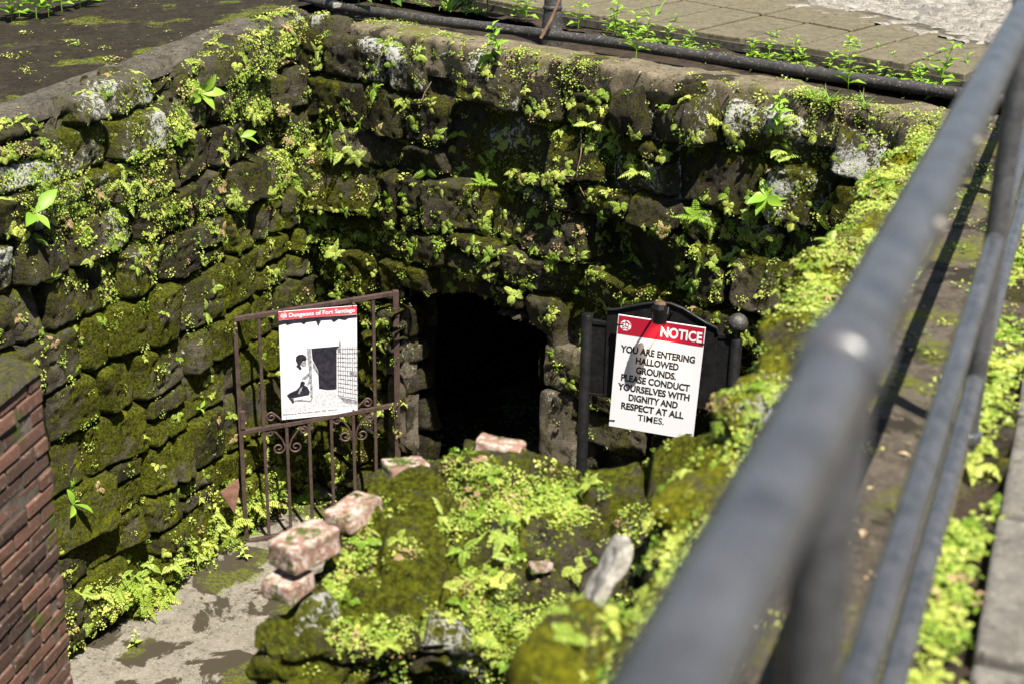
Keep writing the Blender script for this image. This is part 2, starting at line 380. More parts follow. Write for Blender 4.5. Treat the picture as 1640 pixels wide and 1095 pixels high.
lay = layout(FLOOR-.2, 1.0, -.2, 7, 5, (.25, .40), (.24, .56))
me, sf = wall_mesh('stone_wall', Cn+ld*0-ld*.15, ld, ln_, 6.6, FLOOR-.1, zt_left, .22, .0135, lay, 5, mossf=moss_left, st=dict(amp=.034, tilt=.13, warp=.075, rough=.014, deep=.075, joint=.022, corner=.042, dome=.02, vgap=.010, calm=lambda z: 1-.30*sstep(-1.3, -2.2, z)))
left = tag(link('stone_wall', me, None, M_left), 'tall sunlit mossy rubble stone wall on the left side of the sunken pit', 'stone wall'); SURF['left'] = sf
# back wall with the doorway
DL, DR, DT = 1.0, 2.32, -1.72
def zt_back(s):
    return -.03 + .045*vn(np.stack([np.floor(s/.36)+.5, 0*s, 0*s], 1), 13) + .03*vn(np.stack([s*5, 0*s, 0*s], 1), 18) - .10*sstep(1.5, 2.2, s)
def door(s, z):
    e = .016*vn(np.stack([z*7, 0*z, 0*z], 1), 4)
    return (s > DL+e) & (s < DR+e) & (z < DT + .02*np.sin((s-DL)/(DR-DL)*3.14) + .025*vn(np.stack([s*6, 0*s, 0*s], 1), 6))
def moss_back(s, z, c, rnd, d, top, P):
    n = f3(P, 1.4, 4, 61); n2 = f3(P, 4.5, 3, 65)
    m = .35 + .45*n + .35*n2 + .2*sstep(.6, 1, top) - .25*((s > 2.15) & (s < 2.75) & (z < -1.7))
    m = m + .35*sstep(1.0, .5, s)*sstep(-.9, -1.3, z)
    m = np.where(c > .03, .25+.6*n, m)
    li = (rnd > .58)*(.42+.6*f3(P, 3.5, 3, 71))*sstep(-1.7, -.3, z)*(d > .012) + (d < .0)*(f3(P, 1.1, 2, 75) > .45)*.6
    return m, li
layb = layout(FLOOR-.25, 1.0, -.3, BL+.9, 22, (.20, .42), (.24, .66))
def back_h_hole(me): pass
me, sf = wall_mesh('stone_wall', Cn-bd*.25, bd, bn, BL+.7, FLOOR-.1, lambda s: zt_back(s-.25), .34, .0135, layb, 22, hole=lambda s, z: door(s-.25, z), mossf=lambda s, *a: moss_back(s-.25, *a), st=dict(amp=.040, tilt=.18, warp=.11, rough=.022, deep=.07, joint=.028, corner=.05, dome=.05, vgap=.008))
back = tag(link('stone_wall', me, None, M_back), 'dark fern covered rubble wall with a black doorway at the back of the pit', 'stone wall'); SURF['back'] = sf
# passage behind the doorway: part of the back wall
def moss_psg(s, z, c, rnd, d, top, P):
    n = f3(P, 2.0, 3, 81); return .2+.6*n, (rnd > .9)*.4
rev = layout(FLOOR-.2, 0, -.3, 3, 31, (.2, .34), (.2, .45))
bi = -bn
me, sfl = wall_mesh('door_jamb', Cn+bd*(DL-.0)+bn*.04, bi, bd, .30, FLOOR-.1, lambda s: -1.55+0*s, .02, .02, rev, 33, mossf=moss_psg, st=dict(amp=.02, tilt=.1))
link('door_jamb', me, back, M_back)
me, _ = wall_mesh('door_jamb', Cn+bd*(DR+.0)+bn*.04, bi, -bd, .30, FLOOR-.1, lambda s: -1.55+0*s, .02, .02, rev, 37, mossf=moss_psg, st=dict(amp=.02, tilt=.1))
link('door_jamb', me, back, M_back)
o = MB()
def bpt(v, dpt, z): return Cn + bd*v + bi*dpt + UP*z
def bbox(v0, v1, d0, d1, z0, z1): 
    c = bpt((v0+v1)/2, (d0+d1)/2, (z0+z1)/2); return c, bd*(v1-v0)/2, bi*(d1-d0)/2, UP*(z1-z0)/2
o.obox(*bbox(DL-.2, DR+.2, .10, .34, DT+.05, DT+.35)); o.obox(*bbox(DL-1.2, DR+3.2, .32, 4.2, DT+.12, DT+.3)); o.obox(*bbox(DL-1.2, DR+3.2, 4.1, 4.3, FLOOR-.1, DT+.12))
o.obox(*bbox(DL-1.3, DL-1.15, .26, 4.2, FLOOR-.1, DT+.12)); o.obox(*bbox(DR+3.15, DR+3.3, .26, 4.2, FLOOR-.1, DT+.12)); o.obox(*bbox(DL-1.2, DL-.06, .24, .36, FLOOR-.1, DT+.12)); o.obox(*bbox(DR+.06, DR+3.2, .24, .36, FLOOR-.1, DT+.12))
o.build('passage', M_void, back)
def jamb_stone(v0, v1, z0, z1, out, seed):
    n = 16; V = []; F = []; b = 0; c = bpt((v0+v1)/2, -out/2+.05, (z0+z1)/2); hx, hy, hz = (v1-v0)/2, (out+.1)/2, (z1-z0)/2
    g = np.linspace(-1, 1, n)
    for ax in range(3):
        for sg in (-1, 1):
            a, e = np.meshgrid(g, g, indexing='ij'); p = np.zeros((n*n, 3)); p[:, ax] = sg; p[:, (ax+1) % 3] = a.ravel(); p[:, (ax+2) % 3] = e.ravel(); idx = np.arange(n*n).reshape(n, n)
            f = np.stack([idx[:-1, :-1], idx[1:, :-1], idx[1:, 1:], idx[:-1, 1:]], -1).reshape(-1, 4); F.append((f if sg > 0 else f[:, ::-1])+b); V.append(p); b += n*n
    p = np.concatenate(V); r = (np.abs(p)**14).sum(1)**(1/14.); p = p/r[:, None]
    W = c + bd*(p[:, :1]*hx) + bi*(p[:, 1:2]*hy) + UP*(p[:, 2:]*hz); W = W + .022*np.stack([fbm(W, 7, 4, seed+k) for k in range(3)], 1)
    me = np_mesh('jamb_stone', W, np.concatenate(F), dict(rnd=np.full(len(W), .95), moss=.12+.5*fbm(W, 4, 3, seed), lichen=.25+.35*fbm(W, 5, 3, seed+4))); link('jamb_stone', me, back, M_jamb)
for k, (z0, z1, w_, o_) in enumerate([(-2.10, -1.80, .24, .07), (-2.62, -2.11, .27, .11), (-2.99, -2.63, .25, .10), (-3.34, -3.0, .28, .10), (-3.66, -3.35, .26, .09)]): jamb_stone(DR-.02, DR+w_, z0, z1, o_, 300+k*7)
for k, (z0, z1, w_, o_) in enumerate([(-2.10, -1.86, .18, .01), (-2.42, -2.13, .20, .03), (-3.02, -2.44, .17, .04), (-3.66, -3.04, .20, .03)]): jamb_stone(DL-w_, DL+.02, z0, z1, o_, 400+k*7)
# coping slabs along the back wall
def coping():
    mb = MB(); rng = random.Random(4)
    pts_f = [(560, 40), (640, 56), (717, 68), (816, 84), (962, 108), (1112, 128), (1225, 146), (1300, 160), (1420, 181), (1560, 206)]
    pts = [atz(x, y, .02) for x, y in pts_f]
    P = []; n = 0
    for a, b in zip(pts[:-1], pts[1:]):
        k = max(2, int(np.linalg.norm(b-a)/.02))
        for i in range(k): P.append(a+(b-a)*i/k)
    P.append(pts[-1]); P = np.array(P); P = P + (fbm(P, 5, 3, 90)*.03)[:, None]*bn[None]
    prof = [(-.02, -.24), (-.015, -.21), (-.01, -.18), (-.005, -.15), (0, -.12), (.0, -.09), (.0, -.06), (.0, -.035), (-.004, -.012), (-.018, .002), (-.04, .006), (-.06, .008), (-.14, .010), (-.24, .008), (-.34, .004), (-.42, -.01), (-.44, -.12)]
    V = []
    for p in P:
        for a, z in prof: V.append(p + bn*a + UP*z)
    V = np.array(V); V = V + (fbm(V, 7, 4, 91)*.022)[:, None]*UP + (fbm(V, 5, 4, 92)*.045)[:, None]*bn
    m = len(prof); idx = np.arange(len(V)).reshape(-1, m)
    Fq = np.stack([idx[:-1, :-1], idx[1:, :-1], idx[1:, 1:], idx[:-1, 1:]], -1).reshape(-1, 4)
    me = np_mesh('coping', V, Fq); link('coping', me, back, M_cop)
    px, py, _ = projv(V); nn = np.zeros(len(V)*3, np.float32); me.vertices.foreach_get('normal', nn)
    SURF['coping'] = dict(P=V, N=nn.reshape(-1, 3), px=px, py=py, used=np.ones(len(V), bool))
coping()
# right wall, its top carries the railing
RP = -.765
ro0 = rq*RP + rd*(-1.5)
def zt_right(s):
    return -.045 + .04*vn(np.stack([np.floor(s/.31)+.5, 0*s, 0*s], 1), 43) + .02*vn(np.stack([s*5, 0*s, 0*s], 1), 48) - .10*sstep(5.0, 4.2, s)
def moss_right(s, z, c, rnd, d, top, P):
    n = f3(P, 2.2, 4, 101); n2 = f3(P, 6, 3, 105)
    m = .62 + .3*n + .3*n2 - .62*sstep(.30, .42, c)
    li = (rnd > .88)*(.4+.4*n2)*(c < .3)
    return m, li
layr = layout(FLOOR-.25, 1.9, -.3, 12, 52, (.2, .33), (.2, .45))
me, sf = wall_mesh('stone_wall', ro0, rd, -rq, 9.4, FLOOR-.1, zt_right, .80, .016, layr, 52, mossf=moss_right, st=dict(amp=.018, tilt=.12, rough=.016, deep=.035, dome=.1), zres=.03, bulge=lambda s: .055*sstep(4.30, 4.2, s))
right = tag(link('stone_wall', me, None, M_right), 'low mossy wall top along the right edge of the pit beneath the black railing', 'stone wall'); SURF['right'] = sf
def cap_z(P, i, j): return .012*fbm(P, 4, 3, 66)-.03*(sstep(.1, 0, j)+sstep(.9, 1, j))*(1+fbm(P, 7, 2, 67))
grid_sheet('wall_capping', rq*-.43+rd*-1.4+UP*.035, rd*9.1, rq*.30, 300, 24, M_wcap, cap_z)
_c = bpy.data.objects['wall_capping']; _c.parent = right; del _c['kind']
# ruined stub wall in the pit
def ruin():
    poly = np.array([(-.76, 3.66), (-.54, 3.98), (-.40, 4.30), (-.10, 4.50), (.10, 4.47), (.34, 4.32), (.66, 4.22), (.80, 3.9), (.55, 3.25), (.36, 3.22), (.20, 3.42), (.02, 3.60), (-.2, 3.64), (-.48, 3.58), (-.66, 3.56)])
    cen = np.array([.02, 3.95]); na = 520
    seg = np.roll(poly, -1, 0)-poly; L = np.hypot(seg[:, 0], seg[:, 1]); cum = np.concatenate([[0], np.cumsum(L)])
    t = np.linspace(0, cum[-1], na, endpoint=False); i = np.searchsorted(cum, t, 'right')-1
    per = poly[i]+seg[i]*((t-cum[i])/L[i])[:, None]
    k = 7
    per = sum(np.roll(per, j, 0) for j in range(-k, k+1))/(2*k+1)
    nt_, nk = 90, 170; ztopf = lambda x, y: -.60 - .24*sstep(4.25, 3.62, y) + .24*sstep(.25, .75, x+.25*(4.2-y)*.4)
    rr = np.linspace(.02, 1, nt_); X = cen[0]+(per[None, :, 0]-cen[0])*rr[:, None]; Y = cen[1]+(per[None, :, 1]-cen[1])*rr[:, None]; Z = ztopf(X, Y)
    tang = np.roll(per, -3, 0)-np.roll(per, 3, 0); nn = np.stack([-tang[:, 1], tang[:, 0]], 1); nn /= np.linalg.norm(nn, axis=1)[:, None]
    out = per-cen; nn *= np.sign((nn*out).sum(1))[:, None]
    zt = ztopf(per[:, 0], per[:, 1]); q = np.linspace(0, 1, nk+1)[1:]**1.25
    Zs = zt[None]+(FLOOR-.1-zt[None])*q[:, None]
    fm = sstep(.3, .75, -nn[:, 1])*sstep(-.52, -.30, per[:, 0]); fm = sum(np.roll(fm, j) for j in range(-12, 13))/25
    inn = .10*q[:, None] - .26*fm[None]*sstep(.02, .42, zt[None]-Zs)
    Xs = per[None, :, 0]+nn[None, :, 0]*inn; Ys = per[None, :, 1]+nn[None, :, 1]*inn
    edge = sstep(.9, 1, rr)[:, None]*np.ones(na)
    ang = np.concatenate([math.pi/2-edge*math.pi/4, (math.pi/4)*np.clip(1-(zt[None]-Zs)/.06, 0, 1)], 0).ravel()
    P = np.stack([np.concatenate([X, Xs]).ravel(), np.concatenate([Y, Ys]).ravel(), np.concatenate([Z, Zs]).ravel()], 1)
    NN = np.concatenate([np.tile(nn, (nt_, 1)), np.tile(nn, (nk, 1))]); N = np.stack([NN[:, 0]*np.cos(ang), NN[:, 1]*np.cos(ang), np.sin(ang)], 1)
    Pw = P + .05*np.stack([f3(P, 4, 2, 1), f3(P, 4, 2, 2), f3(P, 4, 2, 3)], 1)
    d1, d2, idv, off = cells(Pw*np.array([1, 1, 1.25]), 4.6, 7)
    e = d2-d1; prof = sstep(.0, .22, e)
    h = prof*(.03+.06*(idv-.4)) - .035*(1-prof) + .022*f3(P, 11, 4, 5) + .025*f3(P, 3, 3, 6) + (off*np.array([.05, .06, .0])).sum(1)*(idv-.5)*1.5*prof
    onside = np.arange(len(P)) >= nt_*na
    g1, g2, gi, go = cells(Pw*np.array([1, 1, 1.5]), 7.5, 17); hs = sstep(0, .25, g2-g1)*(.015+.05*(gi-.4)) - .03 + .035*f3(P, 9, 5, 55) + .05*f3(P, 3, 3, 56)
    h = np.where(onside, hs, h)
    bl = sstep(.8, 1, np.where(onside, 1, np.concatenate([np.repeat(rr, na), np.ones(nk*na)]))); h = h*(1-bl*(~onside)) + hs*bl*(~onside)
    P = P + N*h[:, None]
    m = .55 + .45*f3(P, 3, 4, 8) + .2*f3(P, 8, 3, 9) + .25*(idv-.5); li = (idv > .93)*.55
    idx = np.arange(len(P)).reshape(-1, na); a = idx[:-1]; b = idx[1:]
    Fq = np.stack([a, np.roll(a, -1, 1), np.roll(b, -1, 1), b], -1).reshape(-1, 4)
    v0 = P[Fq[0]]; 
    if np.cross(v0[1]-v0[0], v0[2]-v0[0])[2] < 0: Fq = Fq[:, ::-1]
    me = np_mesh('ruined_wall', P, Fq, dict(rnd=idv, moss=m, lichen=li))
    ob = link('ruined_wall', me, None, M_ruin); tag(ob, 'broken mossy rubble wall stub in the foreground, overgrown and edged with pale bricks', 'ruined wall')
    px, py, _ = projv(P); n3 = np.zeros(len(P)*3, np.float32); me.vertices.foreach_get('normal', n3)
    SURF['ruin'] = dict(P=P, N=n3.reshape(-1, 3), px=px, py=py, used=np.ones(len(P), bool), rnd=idv, z=P[:, 2], d=e, top=1-onside)
    return ob
ruin_o = ruin()
def rough_block(c, ax, ay, az_, amp, seed, n=14, power=16):
    V = []; F = []; b = 0; g = np.linspace(-1, 1, n)
    for a_ in range(3):
        for sg in (-1, 1):
            u, e = np.meshgrid(g, g, indexing='ij'); p = np.zeros((n*n, 3)); p[:, a_] = sg; p[:, (a_+1) % 3] = u.ravel(); p[:, (a_+2) % 3] = e.ravel(); idx = np.arange(n*n).reshape(n, n)
            f = np.stack([idx[:-1, :-1], idx[1:, :-1], idx[1:, 1:], idx[:-1, 1:]], -1).reshape(-1, 4); F.append((f if sg > 0 else f[:, ::-1])+b); V.append(p); b += n*n
    p = np.concatenate(V); r = (np.abs(p)**power).sum(1)**(1./power); p = p/r[:, None]
    chip = np.clip(fbm(p, 1.3, 3, seed+40)-.12, 0, 1)*(np.abs(p).sum(1)-1.7).clip(0)*.55; p = p*(1-chip)[:, None]
    W = c + p[:, :1]*ax + p[:, 1:2]*ay + p[:, 2:]*az_; W = W + amp*np.stack([fbm(W, 16, 4, seed+k) for k in range(3)], 1)
    return W, np.concatenate(F)
def brick_part(parent, px, py, z, az, size, mat, seed, tilt=(0, 0), name='brick'):
    c = atz(px, py, z); a = R_(az); ax = np.array([math.sin(a), math.cos(a), tilt[0]]); ax /= np.linalg.norm(ax)
    ay = np.array([math.cos(a), -math.sin(a), tilt[1]]); ay /= np.linalg.norm(ay); az_ = np.cross(ay, ax); az_ *= np.sign(az_[2])
    if np.cross(ax, ay)@az_ < 0: ay = -ay
    W, F = rough_block(c, ax*size[0]/2, ay*size[1]/2, az_*size[2]/2, .008, seed*11)
    return link(name, np_mesh(name, W, F, dict(rnd=np.full(len(W), (seed*.37) % 1))), parent, mat)
brick_part(ruin_o, 488, 874, -.635, 40, (.20, .12, .085), M_edge, 1, (.02, 0))
brick_part(ruin_o, 462, 935, -.735, 30, (.12, .11, .06), M_edge, 12, (.06, .03))
brick_part(ruin_o, 566, 820, -.635, 33, (.17, .11, .065), M_edge, 2, (.05, .08))
brick_part(ruin_o, 650, 754, -.59, 66, (.14, .11, .065), M_edge, 3, (-.04, .10))
brick_part(ruin_o, 800, 719, -.575, 104, (.16, .10, .06), M_edge, 4, (-.07, .05))
brick_part(ruin_o, 866, 907, -.70, 75, (.07, .04, .03), M_edge, 6, (.05, .2))
# standing whitewashed stone
a, b = np.array([.285, 3.10, -.20]), np.array([.195, 3.05, -.39])
mb = MB(); ax = (a-b)/2; ay = np.cross(ax, [0, 1, 0]); ay /= np.linalg.norm(ay)
W, F = rough_block((a+b)/2, ax*1.08, ay*.017, np.array([-.15, 1, .1])*.04, .016, 61, power=9)
if np.cross(ax, ay)@np.array([-.15, 1, .1]) < 0: F = F[:, ::-1]
ws = link('upright_stone', np_mesh('upright_stone', W, F), None, M_wst); tag(ws, 'narrow upright whitewashed stone jammed between the ruined stub wall and the railing wall', 'stone')
M_capm = stone_mat('cement cap', (.05, .044, .036), (.13, .115, .095), moss1=(.26, .27, .015), moss0=(.08, .085, .006))
# ---------------------------------------------------------------- brick wall at the left edge
def brick_wall():
    root = empty('brick_wall', (0, 0, 0)); tag(root, 'weathered red brick wall end at the left edge of the picture', 'brick wall')
    k = np.array([-1.775, 4.955, 0]); az = R_(9); d = np.array([-math.sin(az), -math.cos(az), 0]); q = np.array([-.88, .47, 0]); q /= np.linalg.norm(q)
    ztop = -.50; ch = .067; bl = .215; rng = random.Random(8); V = []; Fq = []; rn = []
    nside = np.array([-d[1], d[0], 0]); nside *= np.sign(nside[0]); nfar = np.array([0, 1, 0.])
    def brick(c, a, b, h):
        j = .004; base = len(V)
        out = rng.uniform(-.006, .006)
        for i in range(8):
            V.append(c + a*(1 if i & 1 else -1) + b*(1 if i & 2 else -1) + UP*h*(1 if i & 4 else -1) + np.array([rng.uniform(-j, j) for _ in range(3)]) + nside*out)
        for f in [(0, 2, 3, 1), (4, 5, 7, 6), (0, 1, 5, 4), (2, 6, 7, 3), (0, 4, 6, 2), (1, 3, 7, 5)]: Fq.append([base+i for i in f])
        rn.extend([rng.random()]*8)
    nrows = int((ztop-.04-FLOOR)/ch)
    for r in range(nrows):
        z = ztop-.03-ch*(r+.5); x = (0 if r % 2 else -bl*.5)
        while x < 2.6:
            x0 = max(x, 0); x1 = x+bl-.012
            if rng.random() < .12: x1 -= rng.uniform(.01, .05)
            if x1-x0 > .03: brick(k + d*(x0+x1)/2 + q*.055 + UP*z, d*(x1-x0)/2, q*.055, ch/2-.006)
            x += bl
        y = .12
        while y < .6:
            brick(k + d*.05 + q*(y+.1) + UP*z, d*.05, q*.1, ch/2-.006); y += bl
    me = np_mesh('brickwork', np.array(V), np.array(Fq), dict(rnd=rn), smooth=False); ob = link('brickwork', me, root, M_brick)
    m = ob.modifiers.new('bevel', 'BEVEL'); m.width = .006; m.segments = 2
    core = MB(); c = k + d*1.3 + q*.32; core.obox(c+UP*((ztop-.05+FLOOR)/2), d*1.292, q*.3125, UP*(ztop-.06-FLOOR)/2); core.build('mortar_core', M_mort, root)
    # worn cement cap
    n1, n2 = 90, 26; G = []
    for i in range(n1):
        for j in range(n2):
            G.append(k + d*(-.012+2.6*i/(n1-1)) + q*(-.012+.64*j/(n2-1)) + UP*(ztop-.03))
    G = np.array(G); G[:, 2] += .026+.008*fbm(G, 6, 4, 3); idx = np.arange(n1*n2).reshape(n1, n2)
    ed = np.zeros((n1, n2), bool); ed[0] = ed[:, 0] = True; G[ed.ravel(), 2] -= .035
    Fc = np.stack([idx[:-1, :-1], idx[:-1, 1:], idx[1:, 1:], idx[1:, :-1]], -1).reshape(-1, 4)
    if np.cross(G[Fc[0][1]]-G[Fc[0][0]], G[Fc[0][2]]-G[Fc[0][0]])[2] < 0: Fc = Fc[:, ::-1]
    mm = .4*fbm(G, 4, 3, 4)-.25+1.1*np.exp(-(((G-k)@d-.42)/.16)**2-(((G-k)@q-.1)/.14)**2)
    me = np_mesh('cement_cap', G, Fc, dict(rnd=np.full(len(G), .5), moss=mm, lichen=np.zeros(len(G)))); link('cement_cap', me, root, M_capm)
    px, py, _ = projv(G); SURF['brickcap'] = dict(P=G, N=np.tile(UP, (len(G), 1)), px=px, py=py, used=np.ones(len(G), bool))
    Va = np.array(V); px, py, _ = projv(Va); SURF['brickface'] = dict(P=Va, N=np.tile(nside, (len(Va), 1)), px=px, py=py, used=np.ones(len(Va), bool))
brick_wall()
# ---------------------------------------------------------------- setting sheets
def sheet(name, poly, z, mat, label=None, sub=None, amp=0):
    mb = MB(); mb.add([(*p[:2], z if len(p) == 2 else p[2]) for p in poly], [tuple(range(len(poly)))]); o = mb.build(name, mat); o['kind'] = 'structure'; return o
grid_sheet('pit_floor', np.array([-4.6, -1.5, FLOOR]), np.array([8.5, 0, 0]), np.array([0, 15.5, 0]), 170, 310, M_floor, lambda P, i, j: .012*fbm(P, 1.2, 4, 77))
# upper ground: one sheet with the pit left open
inner = [Cn+np.array([-.12, .2, 0]), Bn+np.array([.5, .25, 0]), rq*-.1+rd*-1.6, rq*-.1+rd*-1.6+np.array([-4.0, 0, 0]), Cn+ld*9+ln_*-.2]
def ring():
    cen = np.array([0, 5., 0]); V = []; F = []
    for p in inner:
        V.append((p[0], p[1], -.03 if p is not inner[4] and p is not inner[3] else -.75))
    for p in inner:
        v = p-cen; v = v/np.linalg.norm(v[:2])*60; V.append((cen[0]+v[0], cen[1]+v[1], -.05))
    n = len(inner)
    for i in range(n): F.append((i, (i+1) % n, n+(i+1) % n, n+i))
    o = MB().add(V, F).build('ground', M_soil); o['kind'] = 'structure'
ring()
# end wall of the pit below the viewer
e0, e1 = inner[2], inner[3]
mb = MB(); mb.obox((e0+e1)/2+np.array([0, -.2, FLOOR/2-.02]), (e1-e0)/2, np.array([0, .2, 0]), UP*(-FLOOR/2)); o = mb.build('stone_wall', M_back); tag(o, 'plain end wall of the pit below the viewer', 'stone wall')
# terrace at the upper left
def terr_z(P, i, j):
    u = (P-Cn)@(-ld); return np.where(u < 0, .045+.095*u, .045)+.008*fbm(P, 2, 3, 55)
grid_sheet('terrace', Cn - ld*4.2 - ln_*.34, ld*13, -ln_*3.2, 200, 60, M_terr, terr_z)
def curb_z(P, i, j): return terr_z(P, i, j)+.025+.012*fbm(P, 6, 3, 56)-.09*(sstep(.06, 0, j)+sstep(.92, 1, j)*.3)
grid_sheet('terrace_edge', Cn + ld*.25 - ln_*.10, ld*8, -ln_*.27, 260, 16, M_curb, curb_z)
grid_sheet('terrace_bank', atz(-500, 60, .0), atz(215, -6, .0)-atz(-500, 60, .0), np.array([-.6, 3.0, .3]), 60, 30, M_soil, lambda P, i, j: .25*sstep(0, .25, j)*(1+.5*fbm(P, 2, 3, 5)))
# paved path, its dirt ditch and the cobbled road beyond
def pt(x, y, z=.11): return atz(x, y, z)
front = [pt(x, y) for x, y in [(640, -30), (820, 6), (1040, 38), (1130, 52), (1300, 78), (1440, 101), (1560, 122), (1760, 158)]]
rear = [pt(x, y) for x, y in [(860, -70), (1040, -45), (1210, -14), (1285, 2), (1410, 28), (1500, 50), (1590, 78), (1800, 128)]]
def poly_at(pts, t):
    L = np.array([0]+[np.linalg.norm(b-a) for a, b in zip(pts[:-1], pts[1:])]).cumsum(); t = t*L[-1]; i = min(np.searchsorted(L, t, 'right')-1, len(pts)-2)
    return pts[i]+(pts[i+1]-pts[i])*((t-L[i])/(L[i+1]-L[i]))
mb = MB(); N = 15; rng = random.Random(5)
for i in range(N):
    t0, t1 = i/N+.0024, (i+1)/N-.0024
    for r0, r1 in ((0, .54), (.56, 1.0)) if True else ():
        A, B_, C_, D = poly_at(front, t0), poly_at(front, t1), poly_at(rear, t1), poly_at(rear, t0)
        q = [A+(D-A)*r0, B_+(C_-B_)*r0, B_+(C_-B_)*r1, A+(D-A)*r1]; dz = rng.uniform(-.004, .004)
        mb.add([v+UP*dz for v in q]+[v-UP*.12 for v in q], [(0, 1, 2, 3), (0, 4, 5, 1), (1, 5, 6, 2), (2, 6, 7, 3), (3, 7, 4, 0)])
o = mb.build('path', M_slab, bevel=.008); o['kind'] = 'structure'
mb = MB()
for i in range(40):
    A, B_ = poly_at(front, i/40), poly_at(front, (i+1)/40); n_ = np.array([0, -1, 0])*.035
    mb.add([A+n_*.9-UP*.035, B_+n_*.9-UP*.035, B_-UP*.035+np.array([0, .3, 0]), A-UP*.035+np.array([0, .3, 0]), A+n_*.9-UP*.085, B_+n_*.9-UP*.085], [(0, 1, 2, 3), (0, 4, 5, 1)])
o = mb.build('path_kerb', M_curb); o['kind'] = 'structure'
mb = MB()
for i in range(30):
    A, B_ = poly_at(rear, i/30), poly_at(rear, (i+1)/30); v = np.array([.08, .16, 0])
    mb.add([A, B_, B_+v, A+v], [(0, 1, 2, 3)])
mb.v = [(x, y, z-.004) for x, y, z in mb.v]; o = mb.build('path_border', M_curb); o['kind'] = 'structure'
def cob_z(P, i, j):
    d1, d2, idv, off = cells(P*np.array([1, 1.5, 0])+.3, 4.5, 3); return .03*sstep(0, .22, d2-d1)*(.5+idv)+.01*fbm(P, 9, 3, 4)
A, B_ = poly_at(rear, .0)+np.array([.06, .12, -.03]), poly_at(rear, 1)+np.array([.06, .12, -.03])
grid_sheet('cobbled_road', A, (B_-A)*1.15, np.array([2.2, 3.6, 0]), 330, 220, M_cob, cob_z)
# soil strip between the coping and the path
Pc = [atz(x, y, .0) for x, y in [(380, -40), (700, 20), (960, 62), (1290, 118), (1560, 170), (1800, 215)]]
grid_sheet('soil_strip', Pc[0]+UP*.0, Pc[-1]-Pc[0], np.array([.9, 1.1, 0]), 300, 60, M_soil, lambda P, i, j: .025*fbm(P, 6, 4, 12)+.02)
# walkway pavers under the viewer
mb = MB(); rng = random.Random(2)
for i in range(-4, 14):
    for j in range(0, 5):
        a0 = rq*(-.035+.5*j)+rd*(.62*i+.31*(j % 2)); z = .012+rng.uniform(-.008, .008)
        mb.obox(a0+rq*.235+rd*.29+UP*(z-.05), rq*.237, rd*.297, UP*.05, .006, rng)
o = mb.build('walkway', M_pav, bevel=.012); o['kind'] = 'structure'
# ---------------------------------------------------------------- near railing
def railing():
    root = empty('railing', tuple(rq*-.141+rd*1.05)); L0 = rq*-.141+rd*1.05
    tag(root, 'dark grey round pipe railing blurred in the right foreground, running towards the far corner', 'railing')
    P = lambda al, z: rq*-.141+rd*al+UP*z
    for nm, z, r in (('top_rail', 1.10, .028), ('middle_rail', .548, .021), ('bottom_rail', .19, .021)):
        al = np.linspace(-3, 8.0, 60); MB().tube([P(a, z) for a in al], r, 28).build(nm, M_rail, root, smooth=True, local=L0)
    for al in (-1.35, 1.05, 3.45, 5.85, 7.95):
        MB().tube([P(al, -.05), P(al, .0), P(al, .55), P(al, 1.09)], .026, 22).build('post', M_rail, root, smooth=True, local=L0)
        c = MB(); c.tube([P(al-.045, 1.1), P(al-.038, 1.1), P(al+.038, 1.1), P(al+.045, 1.1)], [.028, .035, .035, .028], 28).build('rail_sleeve', M_rail, root, smooth=True, local=L0)
        MB().tube([P(al, .02), P(al, .025), P(al, .045), P(al, .05)], [.027, .036, .036, .027], 22).build('post_collar', M_rail, root, smooth=True, local=L0)
    for al in (1.42, 1.83):
        s = P(al, 1.1)+rq*.028+UP*.015; MB().tube([s, s+rq*.006+UP*.002], [.006, .005], 12).build('bolt', M_wst, root, smooth=True, local=L0)
railing()
# far railing: post and low pipe on the coping
def far_rail():
    b = atz(884, 55, .04); root = empty('pipe_railing', tuple(b)); tag(root, 'black pipe lying along the back coping with one upright black post', 'railing')
    pts = [atz(x, y, .06) for x, y in [(430, -12), (560, 14), (700, 34), (800, 46), (960, 66), (1150, 94), (1300, 117), (1440, 137), (1540, 152), (1700, 178)]]
    Q = []
    for p, q in zip(pts[:-1], pts[1:]):
        for i in range(6): Q.append(p+(q-p)*i/6)
    MB().tube(Q, [.035+.002*math.sin(i*1.9) for i in range(len(Q))], 18).build('low_pipe', M_pipe, root, smooth=True, local=b)
    MB().tube([b-UP*.1, b, b+UP*.04, b+UP*.10, b+UP*.16, b+UP*1.15], [.075, .078, .07, .066, .058, .056], 20).build('post', M_pipe, root, smooth=True, local=b)
    MB().tube([b+UP*.16, b+UP*.165, b+UP*.185, b+UP*.19], [.058, .064, .064, .058], 20).build('post_collar', M_pipe, root, smooth=True, local=b)
far_rail()
